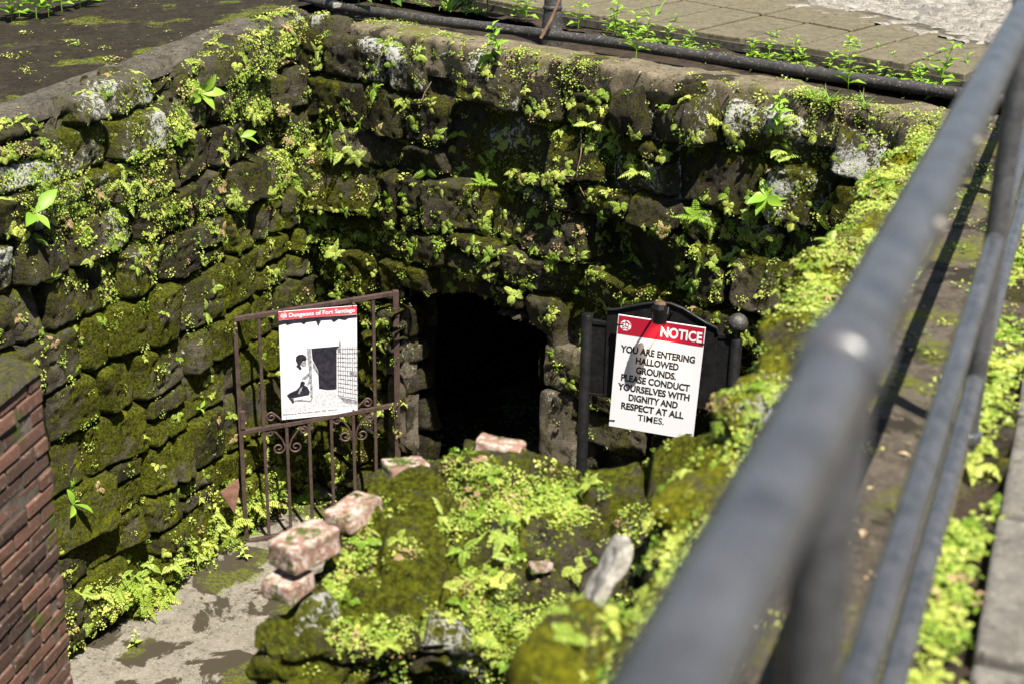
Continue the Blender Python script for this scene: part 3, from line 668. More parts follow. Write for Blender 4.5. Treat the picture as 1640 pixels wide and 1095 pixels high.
# ---------------------------------------------------------------- iron gate
def spiral(c, u, v, r, turns, a0, hand, n=26):
    out = []
    for i in range(n):
        t = i/(n-1); a = a0+hand*turns*2*math.pi*t; rr = r*(1-.82*t); out.append(c+u*rr*math.cos(a)+v*rr*math.sin(a))
    return out
GH = np.array([-.83, 9.52, 0]); GL = np.array([-1.92, 9.235, 0])
def gate():
    gd = GL-GH; W = np.linalg.norm(gd); gd = gd/W; gn = np.array([-gd[1], gd[0], 0]); gn *= -np.sign(gn[1])
    root = empty('iron_gate', (GH[0], GH[1], FLOOR)); L0 = np.array([GH[0], GH[1], FLOOR])
    tag(root, 'rusty open wrought iron gate with scrolls, carrying a poster, left of the dark doorway', 'gate')
    def p(t, z, o=0): return GH+gd*(t*W)+UP*(z-.115*t)+gn*o          # the gate sags away from its hinge
    zb, zm, zt = -3.50, -2.62, -1.765
    def bar(a, b, r, name, par=root):
        a, b = np.array(a), np.array(b); d = (b-a)/2; dn = d/np.linalg.norm(d); s = gd if abs(dn[2]) > .7 else UP; s = s-dn*(s@dn); s = s/np.linalg.norm(s); t = np.cross(dn, s)
        return MB().obox((a+b)/2, d, s*r, t*r).build(name, M_iron, par, bevel=.003, local=L0)
    bar(p(0, zb-.1), p(0, zt+.02), .021, 'hinge_stile'); bar(p(1, zb-.02), p(1, zt+.016), .015, 'latch_stile')
    bar(p(.018, zt), p(.99, zt), .016, 'top_rail'); bar(p(.018, zm), p(.99, zm), .016, 'middle_rail'); bar(p(.018, zb), p(.985, zb), .017, 'bottom_rail')
    for i in range(1, 7):
        t = i/7.02; bar(p(t, zb+.017), p(t, zt-.016), .0115, 'bar')
    bx = MB(); bx.obox(p(.985, zm+.10, .012), gd*.018, gn*.012, UP*.07); bx.build('lock_box', M_iron, root, bevel=.004, local=L0)
    for z in (zt-.14, -3.13):
        h = MB(); h.tube([p(0, z-.03, 0), p(0, z+.03, 0)], .030, 14); h.tube([p(0, z, .0), p(-.04, z, -.01), p(-.075, z, -.05)], .012, 10); h.build('hinge', M_iron, root, smooth=True, local=L0)
    for tb, dirs in ((5/7.02, (-1, 1)), (2/7.02, (-1, 1))):
        for hs in (-1, 1):
            for vs in (-1, 1):
                m = MB(); u = gd*hs; v = UP*vs; b0 = p(tb, zm)+UP*vs*.016
                if vs == -1:
                    c1 = b0+u*.052+v*.205-0*v; pts = [b0+u*.118+v*.012, b0+u*.075+v*.045, b0+u*.035+v*.10, b0+u*.018+v*.15]
                    pts += spiral(b0+u*.062+v*.165, u, v, .046, 1.35, math.pi, -1)
                    m.tube(pts, .0072, 8)
                    e = b0+u*.155*0.98
                    m.tube(spiral(b0+u*.118+v*.04, u, v, .032, 1.2, -math.pi/2, 1), .008, 8)
                else:
                    pts = [b0+u*.02+v*.0, b0+u*.06+v*.05, b0+u*.10+v*.085] + spiral(b0+u*.105+v*.05, u, v, .036, 1.3, math.pi/2, -1)
                    m.tube(pts, .0072, 8)
                m.build('scroll', M_iron, root, smooth=True, local=L0)
    return p, gd, gn
gp, gd, gn = gate()
# ---------------------------------------------------------------- print helper: flat sheets in the plane of a panel
def panel_frame(c, ang, lean, roll):
    ex = np.array([math.cos(ang), math.sin(ang), 0]); ez = UP; n = np.cross(ex, ez); ez2 = ez*math.cos(lean)+n*math.sin(lean)
    ex3 = ex*math.cos(roll)+ez2*math.sin(roll); ez3 = ez2*math.cos(roll)-ex*math.sin(roll); n3 = np.cross(ex3, ez3)
    m = Matrix([[ex3[0], ez3[0], n3[0], c[0]], [ex3[1], ez3[1], n3[1], c[1]], [ex3[2], ez3[2], n3[2], c[2]], [0, 0, 0, 1]]); return m
def flat(name, polys, h, mat, parent):
    mb = MB()
    for q in polys: mb.add([(x, y, h) for x, y in q], [tuple(range(len(q)))])
    me = bpy.data.meshes.new(name); me.from_pydata(mb.v, [], mb.f); me.materials.append(mat); me.update()
    import bmesh
    bm = bmesh.new(); bm.from_mesh(me); bmesh.ops.triangulate(bm, faces=[f for f in bm.faces if len(f.verts) > 4])
    for f in bm.faces:
        f.normal_update()
        if f.normal.z < 0: f.normal_flip()
    bm.to_mesh(me); bm.free(); return link(name, me, parent)
def text(name, body, size, x, y, h, align, mat, parent, bold=0.0, space=1.0, fitw=None):
    cu = bpy.data.curves.new('t', 'FONT'); cu.body = body; cu.size = size; cu.align_x = align; cu.offset = bold; cu.space_character = space; cu.resolution_u = 4
    to = bpy.data.objects.new('t', cu); col.objects.link(to); bpy.context.view_layer.update()
    me = bpy.data.meshes.new_from_object(to.evaluated_get(bpy.context.evaluated_depsgraph_get())); bpy.data.objects.remove(to); bpy.data.curves.remove(cu)
    v = np.zeros(len(me.vertices)*3, np.float32); me.vertices.foreach_get('co', v); v = v.reshape(-1, 3)
    if fitw:
        wd = v[:, 0].max()-v[:, 0].min(); k = fitw/wd; v[:, 0] *= k
    v += np.array([x, y, h], np.float32); me.vertices.foreach_set('co', v.ravel()); me.materials.clear(); me.materials.append(mat); me.update(); me.name = name
    return link(name, me, parent)
def emblem(cx, cy, r, h, parent, red):
    o8 = [(cx+r*math.cos(R_(22.5+45*k)), cy+r*math.sin(R_(22.5+45*k))) for k in range(8)]
    flat('emblem', [o8], h, M_wprint, parent)
    lines = []
    def ln(a, b, w=.07):
        a = np.array(a)*r; b = np.array(b)*r; d = b-a; d /= np.linalg.norm(d); n = np.array([-d[1], d[0]])*w*r
        lines.append([(cx+q[0], cy+q[1]) for q in (a-n, b-n, b+n, a+n)])
    ln((-.9, .3), (0, .62)); ln((0, .62), (.9, .3)); ln((-.45, .42), (-.45, -.75)); ln((0, .55), (0, -.2)); ln((.45, .42), (.45, -.75)); ln((-.45, -.3), (0, -.05)); ln((0, -.05), (.45, -.3)); ln((-.1, .9), (.4, .55)); ln((-.5, -.75), (0, -.45)); ln((0, -.45), (.5, -.75))
    flat('emblem_lines', lines, h+.0008, red, parent)
# ---------------------------------------------------------------- poster wired to the gate
def poster():
    W, H = .546, .838; mid = CP+(np.array([-1.356, 9.298, -2.22])-CP)*1.0035; ang = math.atan2(-gd[1], -gd[0])
    root = empty('poster'); root.matrix_world = panel_frame(mid, .297, .075, 0)
    tag(root, 'white poster with red title band and black and white picture, on the iron gate', 'poster')
    b = MB(); b.box((-W/2, -H/2, -.004), (W/2, H/2, .002)); b.build('panel', M_white, root)
    def uv(x, y):       # measured on the enlarged photograph of the poster
        u = (x-88)/617.; yt = 162-72*u; yb = 1015-90*u; v = (y-yt)/(yb-yt); return (-W/2+u*W, H/2-v*H)
    h = .003
    flat('title_band', [[(-W/2, H/2), (W/2, H/2), (W/2, H/2-.062), (-W/2, H/2-.062)]], h, M_pink, root)
    emblem(-W/2+.035, H/2-.031, .022, h+.001, root, M_pink)
    text('title_lettering', 'Dungeons of Fort Santiago', .043, W/2-.012, H/2-.045, h+.001, 'RIGHT', M_wprint, root, .0008)
    eave = [(88, 228), (200, 214), (330, 198), (460, 183), (600, 168), (704, 157), (704, 180), (640, 188), (610, 205), (560, 198), (520, 225), (500, 206), (420, 214), (395, 262), (380, 220), (300, 234), (285, 252), (262, 238), (200, 246), (150, 262), (140, 250), (88, 266)]
    flat('picture_eaves', [[uv(*q) for q in eave]], h, M_dink, root)
    flat('picture_doorway', [[uv(*q) for q in [(338, 432), (560, 404), (578, 404), (540, 430), (536, 745), (470, 756), (392, 748), (388, 600), (345, 520)]]], h, M_dink, root)
    flat('picture_ground', [[uv(*q) for q in [(104, 925), (180, 900), (330, 850), (400, 758), (535, 752), (545, 800), (704, 830), (704, 872), (560, 885), (360, 905), (240, 940), (112, 950)]]], h, M_lgrey, root)
    flat('picture_doorpost', [[uv(*q) for q in [(303, 432), (333, 430), (338, 520), (342, 800), (322, 830), (318, 640), (306, 520)]], [uv(*q) for q in [(345, 530), (386, 605), (388, 640), (346, 580)]]], h, M_grey, root)
    lat = []
    for i in range(9):
        x = 548+i*19; lat.append([uv(*q) for q in [(x, 415-i*2.2), (x+7, 414-i*2.2), (x+7, 795+i*2.5), (x, 794+i*2.5)]])
    flat('picture_bars', lat, h+.0005, M_grey, root)
    lat = []
    for i in range(12):
        y = 425+i*33; lat.append([uv(*q) for q in [(543, y), (702, y-10+i*3.0), (702, y-4+i*3.0), (543, y+7)]])
    lat += [[uv(*q) for q in [(640, 606), (700, 600), (700, 628), (640, 622)]], [uv(*q) for q in [(560, 368), (575, 372), (572, 452), (556, 452)]], [uv(*q) for q in [(548, 800), (702, 828), (702, 860), (600, 850)]]]
    flat('picture_bars', lat, h+.001, M_grey, root)
    for nm_, p_ in zip(('picture_hair', 'picture_skirt', 'picture_foot'), [
        [(212, 530), (216, 500), (238, 484), (268, 480), (292, 492), (300, 515), (292, 528), (268, 532), (258, 548), (246, 570), (258, 592), (244, 606), (228, 588), (214, 578), (226, 560)],
        [(132, 812), (160, 790), (212, 765), (238, 735), (246, 700), (262, 690), (282, 702), (276, 725), (300, 735), (318, 775), (312, 800), (250, 815), (190, 830), (150, 836)],
        [(150, 838), (186, 836), (190, 868), (176, 878), (168, 860)]]): flat(nm_, [[uv(*q) for q in p_]], h+.0008, M_dink, root)
    for nm_, p_ in zip(('picture_face', 'picture_forearm', 'picture_sleeve', 'picture_basket', 'picture_fold'), [
        [(258, 545), (292, 528), (294, 560), (284, 575), (264, 572), (250, 560)], [(256, 668), (290, 645), (312, 624), (334, 630), (334, 655), (312, 652), (290, 672), (262, 678)],
        [(300, 700), (318, 660), (322, 700), (300, 730)], [(190, 848), (250, 838), (320, 845), (338, 800), (342, 822), (322, 856), (260, 852), (192, 860)], [(225, 790), (240, 750), (262, 735), (250, 770), (232, 800)]]): flat(nm_, [[uv(*q) for q in p_]], h+.0015, M_grey, root)
    text('caption_lettering', 'Entrance to the Dungeon, (early 20th century)', .0205, -W/2+.010, -H/2+.034, h, 'LEFT', M_ink, root, .0003)
    text('caption_lettering', 'Image from Intramuros Administration Archives', .0145, -W/2+.010, -H/2+.014, h, 'LEFT', M_grey, root)
    for sx in (-1, 1):
        for z in (H/2-.0, -H/2+.0): MB().tube([(sx*(W/2-.03), z+.012, -.06), (sx*(W/2-.03), z+.006, .006), (sx*(W/2-.03), z-.012, .006), (sx*(W/2-.03), z-.014, -.06)], .002, 6).build('wire_tie', M_blk, root)
poster()
# ---------------------------------------------------------------- notice board
def notice():
    c = np.array([.841, 7.654, -1.613]); ang = -.267; W, H = .505, .718
    fr = panel_frame(c, ang, .05, -.046)
    root = empty('notice'); root.matrix_world = fr; tag(root, 'white notice with a red band and black capitals, tied to the black sign board', 'notice sign')
    b = MB(); b.box((-W/2, -H/2, -.004), (W/2, H/2, .002)); b.build('panel', M_white, root)
    h = .003
    flat('title_band', [[(-W/2+.004, H/2-.004), (W/2-.004, H/2-.004), (W/2-.004, H/2-.118), (-W/2+.004, H/2-.118)]], h, M_red, root)
    emblem(-W/2+.048, H/2-.06, .034, h+.001, root, M_red)
    text('title_lettering', 'NOTICE', .086, W/2-.014, H/2-.092, h+.001, 'RIGHT', M_wprint, root, .0022, fitw=.238)
    rows = ['YOU ARE ENTERING', 'HALLOWED', 'GROUNDS.', 'PLEASE CONDUCT', 'YOURSELVES WITH', 'DIGNITY AND', 'RESPECT AT ALL', 'TIMES.']
    wid = [.435, .252, .236, .405, .425, .292, .372, .158]
    for i, t in enumerate(rows): text('notice_lettering', t, .0585, -.002-.0005*i, H/2-.226-i*.0605, h, 'CENTER', M_ink, root, .0021 if i < 7 else .0006, fitw=wid[i])
    for x, y in ((-W/2+.012, -H/2+.04), (W/2-.03, -H/2+.035), (W/2-.01, H/2-.10), (-W/2+.012, H/2-.06)):
        MB().tube([(x-.03, y-.004, -.015), (x-.012, y, .004), (x+.022, y+.005, .005)], .0022, 6).build('cable_tie', M_blk, root)
    # the board behind
    ex = np.array([math.cos(ang), math.sin(ang), 0]); n = np.cross(ex, UP)
    bf = panel_frame(c, ang, 0, 0); r2 = empty('sign_board'); r2.matrix_world = Matrix.Translation((0, 0, 0)) @ bf
    tag(r2, 'black arched sign board on two posts with a ball finial, right of the dark doorway', 'sign board')
    inv = np.array(bf.inverted())
    def loc(pxy, off):
        P = atp(*pxy, c-n*off, n); q = inv @ np.array([*P, 1]); return q[0], q[1]
    out = [loc(q, .06) for q in [(973, 495), (990, 494), (1012, 489), (1035, 485), (1055, 483), (1075, 485), (1095, 493), (1112, 504), (1130, 515), (1149, 524), (1150, 532)]]
    xl, xr = out[0][0], out[-1][0]; out = out + [(xr, -.18), (xl, -.18)]
    out = [(x, y-.03*(x+.25)*0) for x, y in out]
    b = MB(); N = len(out); d0, d1 = -.075, -.045
    b.add([(x, y, d1) for x, y in out]+[(x, y, d0) for x, y in out], [tuple(range(N))[::-1], tuple(range(N, 2*N))]+[(i, (i+1) % N, N+(i+1) % N, N+i) for i in range(N)])
    bo = b.build('board', M_blk, r2, bevel=.004)
    b = MB(); b.tube([(x, y, -.04) for x, y in out[:11]], .010, 8); b.build('board_trim', M_blk, r2, smooth=True)
    lx, ly = loc((941, 503), .06); bx_, by_ = loc((1182, 518), .06)
    zf = FLOOR-c[2]-.03
    for x, y in ((lx, ly), (bx_, by_-.09)): MB().tube([(x, zf, -.06), (x, y-.004, -.06), (x, y, -.06)], [.034, .034, .031], 18).build('post', M_blk, r2, smooth=True)
    bl_ = MB()
    pts = []; rs = []
    for k in range(15):
        a = math.pi*k/14; pts.append((bx_, by_-.058*math.cos(a), -.06)); rs.append(max(.058*math.sin(a), .004))
    bl_.tube(pts, rs, 20); bl_.tube([(bx_, by_-.10, -.06), (bx_, by_-.05, -.06)], .018, 12); bl_.build('ball_finial', M_pipe, r2, smooth=True)
    for (x0, x1) in ((lx, xl), (xr, bx_)):
        pb = MB(); pb.box((min(x0, x1), -.165, -.070), (max(x0, x1), ly-.055, -.055)); pb.build('side_panel', M_blk, r2)
        for za, zb_ in ((ly-.055, ly-.03), (-.18, -.165)): MB().box((min(x0, x1), za, -.078), (max(x0, x1), zb_, -.046)).build('cross_bar', M_blk, r2, bevel=.003)
    # spot lamp reaching over the top
    q = loc((1057, 490), -.17); lx_, ly_ = q[0], q[1]-.045; 
    hb = MB(); hb.tube([(lx_, ly_+.05, .17), (lx_, ly_+.035, .175), (lx_, ly_-.05, .165), (lx_, ly_-.052, .165)], [.036, .042, .040, .030], 8); lo = hb.build('spotlight', M_blk, r2)
    cp = MB(); cp.tube([(lx_, ly_+.050, .17), (lx_, ly_+.066, .17), (lx_, ly_+.075, .17)], [.034, .03, .012], 12); cp.build('lamp_cap', M_rust, lo, smooth=True)
    ar = MB(); top = max(y for _, y in out)
    for s in (-.04, .04):
        ar.tube([(lx_+s, top-.05, -.045), (lx_+s, top-.03, .03), (lx_+s*1.1, ly_+.03, .15), (lx_+s*1.1, ly_, .17)], .006, 8)
    ar.build('lamp_bracket', M_blk, lo, smooth=True)
    g = bpy.data.lights.new('spot_bulb', 'SPOT'); g.energy = 2.2; g.spot_size = R_(70); g.spot_blend = .9; g.color = (1, .72, .42); g.shadow_soft_size = .02
    go = bpy.data.objects.new('spot_bulb', g); col.objects.link(go); go.parent = r2; go.location = (lx_, ly_-.062, .162)
    go.rotation_euler = Vector((0, .78, .62)).to_track_quat('Z', 'Y').to_euler()
notice()
# ---------------------------------------------------------------- small loose things
P0 = atp(368, 790, Cn+ln_*.06, ln_)
mb = MB(); tri = [(-.07, .05), (.06, .14), (.065, .08), (.02, -.13)]
ex = np.array([.95, .3, 0]); nn = np.cross(ex, UP)
mb.add([P0+ex*x+UP*y+nn*.05 for x, y in tri]+[P0+ex*x+UP*y+nn*.07 for x, y in tri], [(3, 2, 1, 0), (4, 5, 6, 7)]+[(i, (i+1) % 4, 4+(i+1) % 4, 4+i) for i in range(4)])
tag(mb.build('tile_shard', M_tile, bevel=.002), 'terracotta tile shard standing beside the lower left corner of the gate', 'tile shard')
P1 = atp(884, 690, Cn+bn*.12, bn)
mb = MB(); mb.tube([P1+bd*.03-UP*.06-bn*.1, P1+bd*.0-UP*.04, P1+bd*.01+UP*.0, P1+bd*.045+UP*.005, P1+bd*.055+UP*.035], .009, 8)
tag(mb.build('iron_hook', M_iron, smooth=True), 'rusty iron hook on the right jamb of the dark doorway', 'hook')
def near(surf, px, py, front=True):
    s = SURF[surf]; d = (s['px']-px)**2+(s['py']-py)**2 + np.where(s['used'], 0, 1e9)
    if front: d = d + np.where(((CP-s['P'])*s['N']).sum(1) > 0, 0, 1e4)
    i = int(np.argmin(d)); return s['P'][i], s['N'][i]
for px, py, sz, lab in ((105, 88, .035, 'pale grey pebble lying on the dark terrace'), (540, 12, .06, 'small pale stone chip lying beside the weeds behind the corner')):
    p = atz(px, py, -.15 if px < 200 else .06); rng = random.Random(px); mb = MB(); mb.obox(p+UP*sz*.3, (sz*.6, .01, 0), (-.01, sz*.4, 0), (0, 0, sz*.35), sz*.12, rng)
    tag(mb.build('pebble', M_wst, bevel=sz*.15), lab, 'pebble')
# ---------------------------------------------------------------- plants: templates made of small leaves
def leafq(l, wd, fold=.25, droop=.15):      # two quads folded on the midrib, pointing +x, up +z
    V = np.array([(0, 0, 0), (l*.45, 0, 0), (l, 0, -droop*l), (l*.42, wd/2, fold*wd), (l*.42, -wd/2, fold*wd)]); return V, np.array([(0, 4, 2, 1), (0, 1, 2, 3)])
def leaf1(l, wd): return np.array([(0, 0, 0), (l*.5, -wd/2, .2*wd), (l, 0, -.1*l), (l*.5, wd/2, .2*wd)]), np.array([(0, 1, 2, 3)])
def rotz(a): c, s = math.cos(a), math.sin(a); return np.array([[c, -s, 0], [s, c, 0], [0, 0, 1]])
def roty(a): c, s = math.cos(a), math.sin(a); return np.array([[c, 0, s], [0, 1, 0], [-s, 0, c]])
def rotx(a): c, s = math.cos(a), math.sin(a); return np.array([[1, 0, 0], [0, c, -s], [0, s, c]])
def join(parts):
    V = []; F = []; b = 0
    for v, f in parts: V.append(v); F.append(f+b); b += len(v)
    return np.concatenate(V), np.concatenate(F)
def t_clump(rng, n, rad, ls):
    out = []
    for i in range(n):
        az = rng.uniform(0, 6.28); r = rad*math.sqrt(rng.random()); l = rng.uniform(*ls)
        v, f = leaf1(l, l*rng.uniform(.7, 1.0)); v = v @ roty(rng.uniform(-.9, .35)).T @ rotx(rng.uniform(-.5, .5)).T @ rotz(az+rng.uniform(-1, 1)).T
        out.append((v+np.array([r*math.cos(az), r*math.sin(az), rng.uniform(0, .35)*rad+(rad-r)*.35]), f))
    return join(out)
def frond(rng, L, wd, n, rise, curl):
    out = []; ang = rise; p = np.zeros(3); st = L/n; pts = [p.copy()]
    for i in range(n):
        d = np.array([math.cos(ang), 0, math.sin(ang)]); p = p+d*st; ang -= curl/n; pts.append(p.copy()); t = (i+.5)/n
        ll = wd*math.sin(min(1, t*1.5+.35)*math.pi*.5)*(1-t**3)*.55+wd*.06
        for s in (-1, 1):
            v, f = leaf1(ll, max(st*1.05, ll*.38)); v = v @ rotz(s*rng.uniform(1.0, 1.35)).T @ rotx(-s*.25).T @ roty(-ang).T; out.append((v+p, f))
    v, f = leaf1(st*1.6, st*.9); out.append((v @ roty(-ang).T+p, f))
    a = np.array(pts); k = len(a); wv = np.array([0, .0016, 0]); V = np.concatenate([a-wv, a+wv]); F = np.array([(i, i+1, k+i+1, k+i) for i in range(k-1)]); out.append((V, F))
    return join(out)
def t_fern(rng, nf, L, wd, npn=8, rise=(.3, 1.1), curl=(.8, 2.2)):
    out = []
    for i in range(nf):
        v, f = frond(rng, L*rng.uniform(.6, 1.1), wd*rng.uniform(.8, 1.15), npn, rng.uniform(*rise), rng.uniform(*curl))
        out.append((v @ rotz(6.283*i/nf+rng.uniform(-.5, .5)).T, f))
    return join(out)
def t_grass(rng, n, L):
    out = []
    for i in range(n):
        a = rng.uniform(0, 6.28); l = L*rng.uniform(.5, 1.1); ang = rng.uniform(.7, 1.5); p = np.zeros(3); pts = [p]; curl = rng.uniform(.6, 2.0)
        for k in range(6): p = p+np.array([math.cos(ang), 0, math.sin(ang)])*l/6; ang -= curl/6; pts.append(p)
        pts = np.array(pts); wv = np.stack([0*pts[:, 0], 0.0055*(1-np.linspace(0, 1, 7)**2)+.0004, 0*pts[:, 0]], 1)
        V = np.concatenate([pts-wv, pts+wv]); F = np.array([(k, k+1, 8+k, 7+k) for k in range(6)])
        out.append((V @ rotz(a).T+np.array([rng.uniform(-.02, .02), rng.uniform(-.02, .02), 0]), F))
    return join(out)
def t_weed(rng, H, n, ll):     # upright stem, paired leaves
    out = []; lean = rng.uniform(-.25, .25)
    for i in range(n):
        z = H*(.18+.82*i/(n-1)); a = i*1.9+rng.uniform(-.3, .3); l = ll*(1-.45*i/(n-1))
        for s in (0, math.pi):
            v, f = leafq(l*rng.uniform(.8, 1.1), l*.46); v = v @ roty(rng.uniform(-.6, .1)).T @ rotz(a+s).T; out.append((v+np.array([lean*z*z/H, 0, z]), f))
    z = np.linspace(0, H, 6); a = np.stack([lean*z*z/H, 0*z, z], 1)
    for dv in (np.array([.0022, 0, 0]), np.array([0, .0022, 0])):
        out.append((np.concatenate([a-dv, a+dv]), np.array([(i, i+1, 7+i, 6+i) for i in range(5)])))
    return join(out)
rng = random.Random(77)
T_clump = [t_clump(rng, rng.randint(16, 26), .045, (.010, .020)) for _ in range(6)]
T_tiny = [t_clump(rng, rng.randint(7, 12), .026, (.008, .015)) for _ in range(5)]
T_round = [t_clump(rng, rng.randint(12, 18), .055, (.022, .036)) for _ in range(5)]
T_lace = [t_fern(rng, rng.randint(4, 6), .065, .042, 6) for _ in range(6)]
T_fern = [t_fern(rng, rng.randint(4, 7), .135, .062, 10, (.1, 1.0), (.9, 2.3)) for _ in range(6)]
T_lush = [t_fern(rng, rng.randint(6, 9), .17, .08, 11, (.5, 1.3), (.8, 1.9)) for _ in range(4)]
T_grass = [t_grass(rng, 16, .22) for _ in range(3)]
T_weed = [t_weed(rng, .19, 7, .10) for _ in range(4)]
T_leafy = [t_weed(rng, .11, 5, .075) for _ in range(4)]
def basis(N, upb, rng):
    n = N*(1-upb)+UP*upb; n = n/np.linalg.norm(n); a = np.cross(n, np.array([math.cos(rng.uniform(0, 6.28)), math.sin(rng.uniform(0, 6.28)), .13])); a /= np.linalg.norm(a); return np.stack([a, np.cross(n, a), n], 1)
class Scatter:
    def __init__(s): s.V = []; s.F = []; s.T = []; s.b = 0
    def add(s, tmpl, P, N, k, rng, upb=.3, tint=None):
        v, f = tmpl; B = basis(N, upb, rng); vv = (v*k) @ B.T + P; s.V.append(vv); s.F.append(f+s.b); s.b += len(vv); t = rng.random() if tint is None else tint
        s.T.append(np.full(len(vv), t)+.0)
    def build(s, name, mat, label, cat):
        V = np.concatenate(s.V); F = np.concatenate(s.F); T = np.concatenate(s.T); me = np_mesh(name, V, F, dict(tint=T), smooth=False); o = link(name, me, None, mat); tag(o, label, cat, kind='stuff'); return o
def pick(surf, dens, n, rng_np, extra=None):
    s = SURF[surf]; P, N = s['P'], s['N']; wgt = np.clip(dens(s), 0, None)*s['used']*(((CP-P)*N).sum(1) > -.3*np.linalg.norm(CP-P, axis=1)); wgt = wgt/wgt.sum()
    return rng_np.choice(len(P), n, replace=False, p=wgt)
def inframe(s, m=60): return (s['px'] > -m) & (s['px'] < 1640+m) & (s['py'] > -m) & (s['py'] < 1095+m)
def clusters(P, sc, seed, cut, soft=.12): return sstep(cut, cut+soft, fbm(P, sc, 3, seed))
nr_ = np.random.RandomState(3)
def scatter(surf, dens, n, tm, name, label, cat='creeping plants', mat=M_creep, kr=(.6, 1.3), upb=.3):
    sc = Scatter(); rg = random.Random(n+len(label)); s = SURF[surf]
    for i in pick(surf, dens, n, nr_):
        sc.add(rg.choice(tm), s['P'][i]-s['N'][i]*.004, s['N'][i], rg.uniform(*kr), rg, upb)
    return sc.build(name, mat, label, cat)
def blob(s, x, y, rx, ry): return np.exp(-((s['px']-x)/rx)**2-((s['py']-y)/ry)**2)
def d_left(s):
    P = s['P']; b = .10 + .9*clusters(P, 2.6, 201, -.02)*(1.0*blob(s, 330, 190, 170, 130)+.75*blob(s, 120, 290, 170, 110)+.8*blob(s, 440, 330, 50, 300)+.22)
    b = b*(.35+.65*(s['d'] < .045)) ; b = b*np.where((s['py'] > 480) & (s['px'] < 420), .35, 1); return b*inframe(s)
scatter('left', d_left, 2600, T_clump*2+T_tiny*2+T_lace, 'creeping_plants', 'tiny pale green creeping leaves spread over the sunlit left wall', kr=(.42, 1.1))
def d_lfoot(s):
    P = s['P']; return inframe(s)*(sstep(FLOOR+.55, FLOOR+.0, s['z'])*(.5+clusters(P, 2.2, 207, -.1)))*(s['px'] > 80)
scatter('left', d_lfoot, 420, T_clump*2+T_lace+T_fern[:1]+T_round[:2], 'foot_plants', 'band of small pale ferns and leaves along the foot of the left wall', kr=(.6, 1.2), upb=.5)
def d_back(s):
    P = s['P']; b = .28+clusters(P, 2.4, 211, -.1)*.8; b = b*(.4+.6*(s['d'] < .05)); b = b*np.where((s['z'] < -1.6), .55, 1)
    b = b + .5*blob(s, 480, 420, 40, 130); return b*inframe(s)
scatter('back', d_back, 3600, T_tiny*3+T_clump+T_lace*2, 'creeping_plants', 'scattered tiny green ferns and moss tufts on the dark back wall', kr=(.42, 1.1), upb=.25)
def d_right(s):
    P = s['P']; return inframe(s)*(sstep(-.5, -.1, s['z'])*np.where(s['c'] < .36, 1, .02))*(.05+clusters(P, 3.2, 221, -.06))*(1.9+2.4*sstep(5.3, 6.2, s['s']))
scatter('right', d_right, 3600, T_clump+T_tiny*3+T_lace, 'creeping_plants', 'dense yellow green creeping leaves on the right hand wall top', kr=(.45, .95), upb=.4)
def d_ruin(s):
    P = s['P']; return inframe(s)*np.where(s['top'] > .5, 1, sstep(-2.2, -1.0, s['z'])*.85)*(.06+clusters(P, 4.6, 231, .0))*np.where(s['rnd'] > .66, .25, 1)*(.55+.45*(s['d'] < .25))
scatter('ruin', d_ruin, 2000, T_clump*2+T_tiny*4+T_lace, 'creeping_plants', 'bright creeping leaves overgrowing the ruined stub wall', kr=(.32, .85), upb=.45)
def d_floor(s):
    P = s['P']; t = (P-Cn)@ln_; v = (P-Cn)@bd; b_ = (P-Cn)@bn
    return inframe(s)*(sstep(.40, .05, t)*.35*(P[:, 1] > 7.3) + ((b_ < .75) & (v > .1) & (v < 1.0))*1.3*sstep(.75, .2, b_))
scatter('pit_floor', d_floor, 420, T_round*3+T_clump+T_leafy, 'ground_plants', 'lush round green leaves growing on the floor behind the gate', mat=M_fern, kr=(.8, 1.6), upb=.8)
def d_cop(s): return (.04+clusters(s['P'], 3, 241, .1))*inframe(s)
scatter('coping', d_cop, 420, T_clump+T_tiny*2, 'creeping_plants', 'small green tufts dotted along the back coping', kr=(.5, 1.1), upb=.5)
def d_soil(s): return (.05+clusters(s['P'], 2.2, 245, .0))*inframe(s)*(s['py'] < 7+.150*(s['px']-560)+6)*(s['py'] > .150*(s['px']-820)+14)
scatter('soil_strip', d_soil, 260, T_clump+T_leafy+T_lace, 'weeds', 'low weeds in the soil strip between the black pipe and the path', mat=M_weed, kr=(.6, 1.3), upb=.7)
def d_ter(s): return (clusters(s['P'], 1.6, 251, .22))*inframe(s)+.004
scatter('terrace', d_ter, 60, T_tiny*2+T_clump, 'creeping_plants', 'a few small green tufts on the dark terrace concrete', kr=(.6, 1.1), upb=.7)
scatter('wall_capping', lambda s: inframe(s)*(.02+clusters(s['P'], 2.5, 281, .05)), 130, T_clump+T_tiny, 'creeping_plants', 'small leaf tufts on the concrete capping beneath the railing', kr=(.4, .9), upb=.7)
def walk_surface():
    rg = np.random.RandomState(8); n = 4000; a = rg.uniform(1.5, 6, n); q = np.clip(rg.normal(-.115, .03, n), -.2, -.045); P = rq[None]*q[:, None]+rd[None]*a[:, None]; px, py, _ = projv(P)
    SURF['joint'] = dict(P=P, N=np.tile(UP, (n, 1)), px=px, py=py, used=np.ones(n, bool))
walk_surface()
scatter('joint', lambda s: inframe(s)*(.1+clusters(s['P'], 3, 261, -.1)), 260, T_clump+T_tiny+T_round[:1]+T_lace, 'creeping_plants', 'bright leaves in the joint beside the walkway pavers at the right edge', kr=(.6, 1.15), upb=.7)
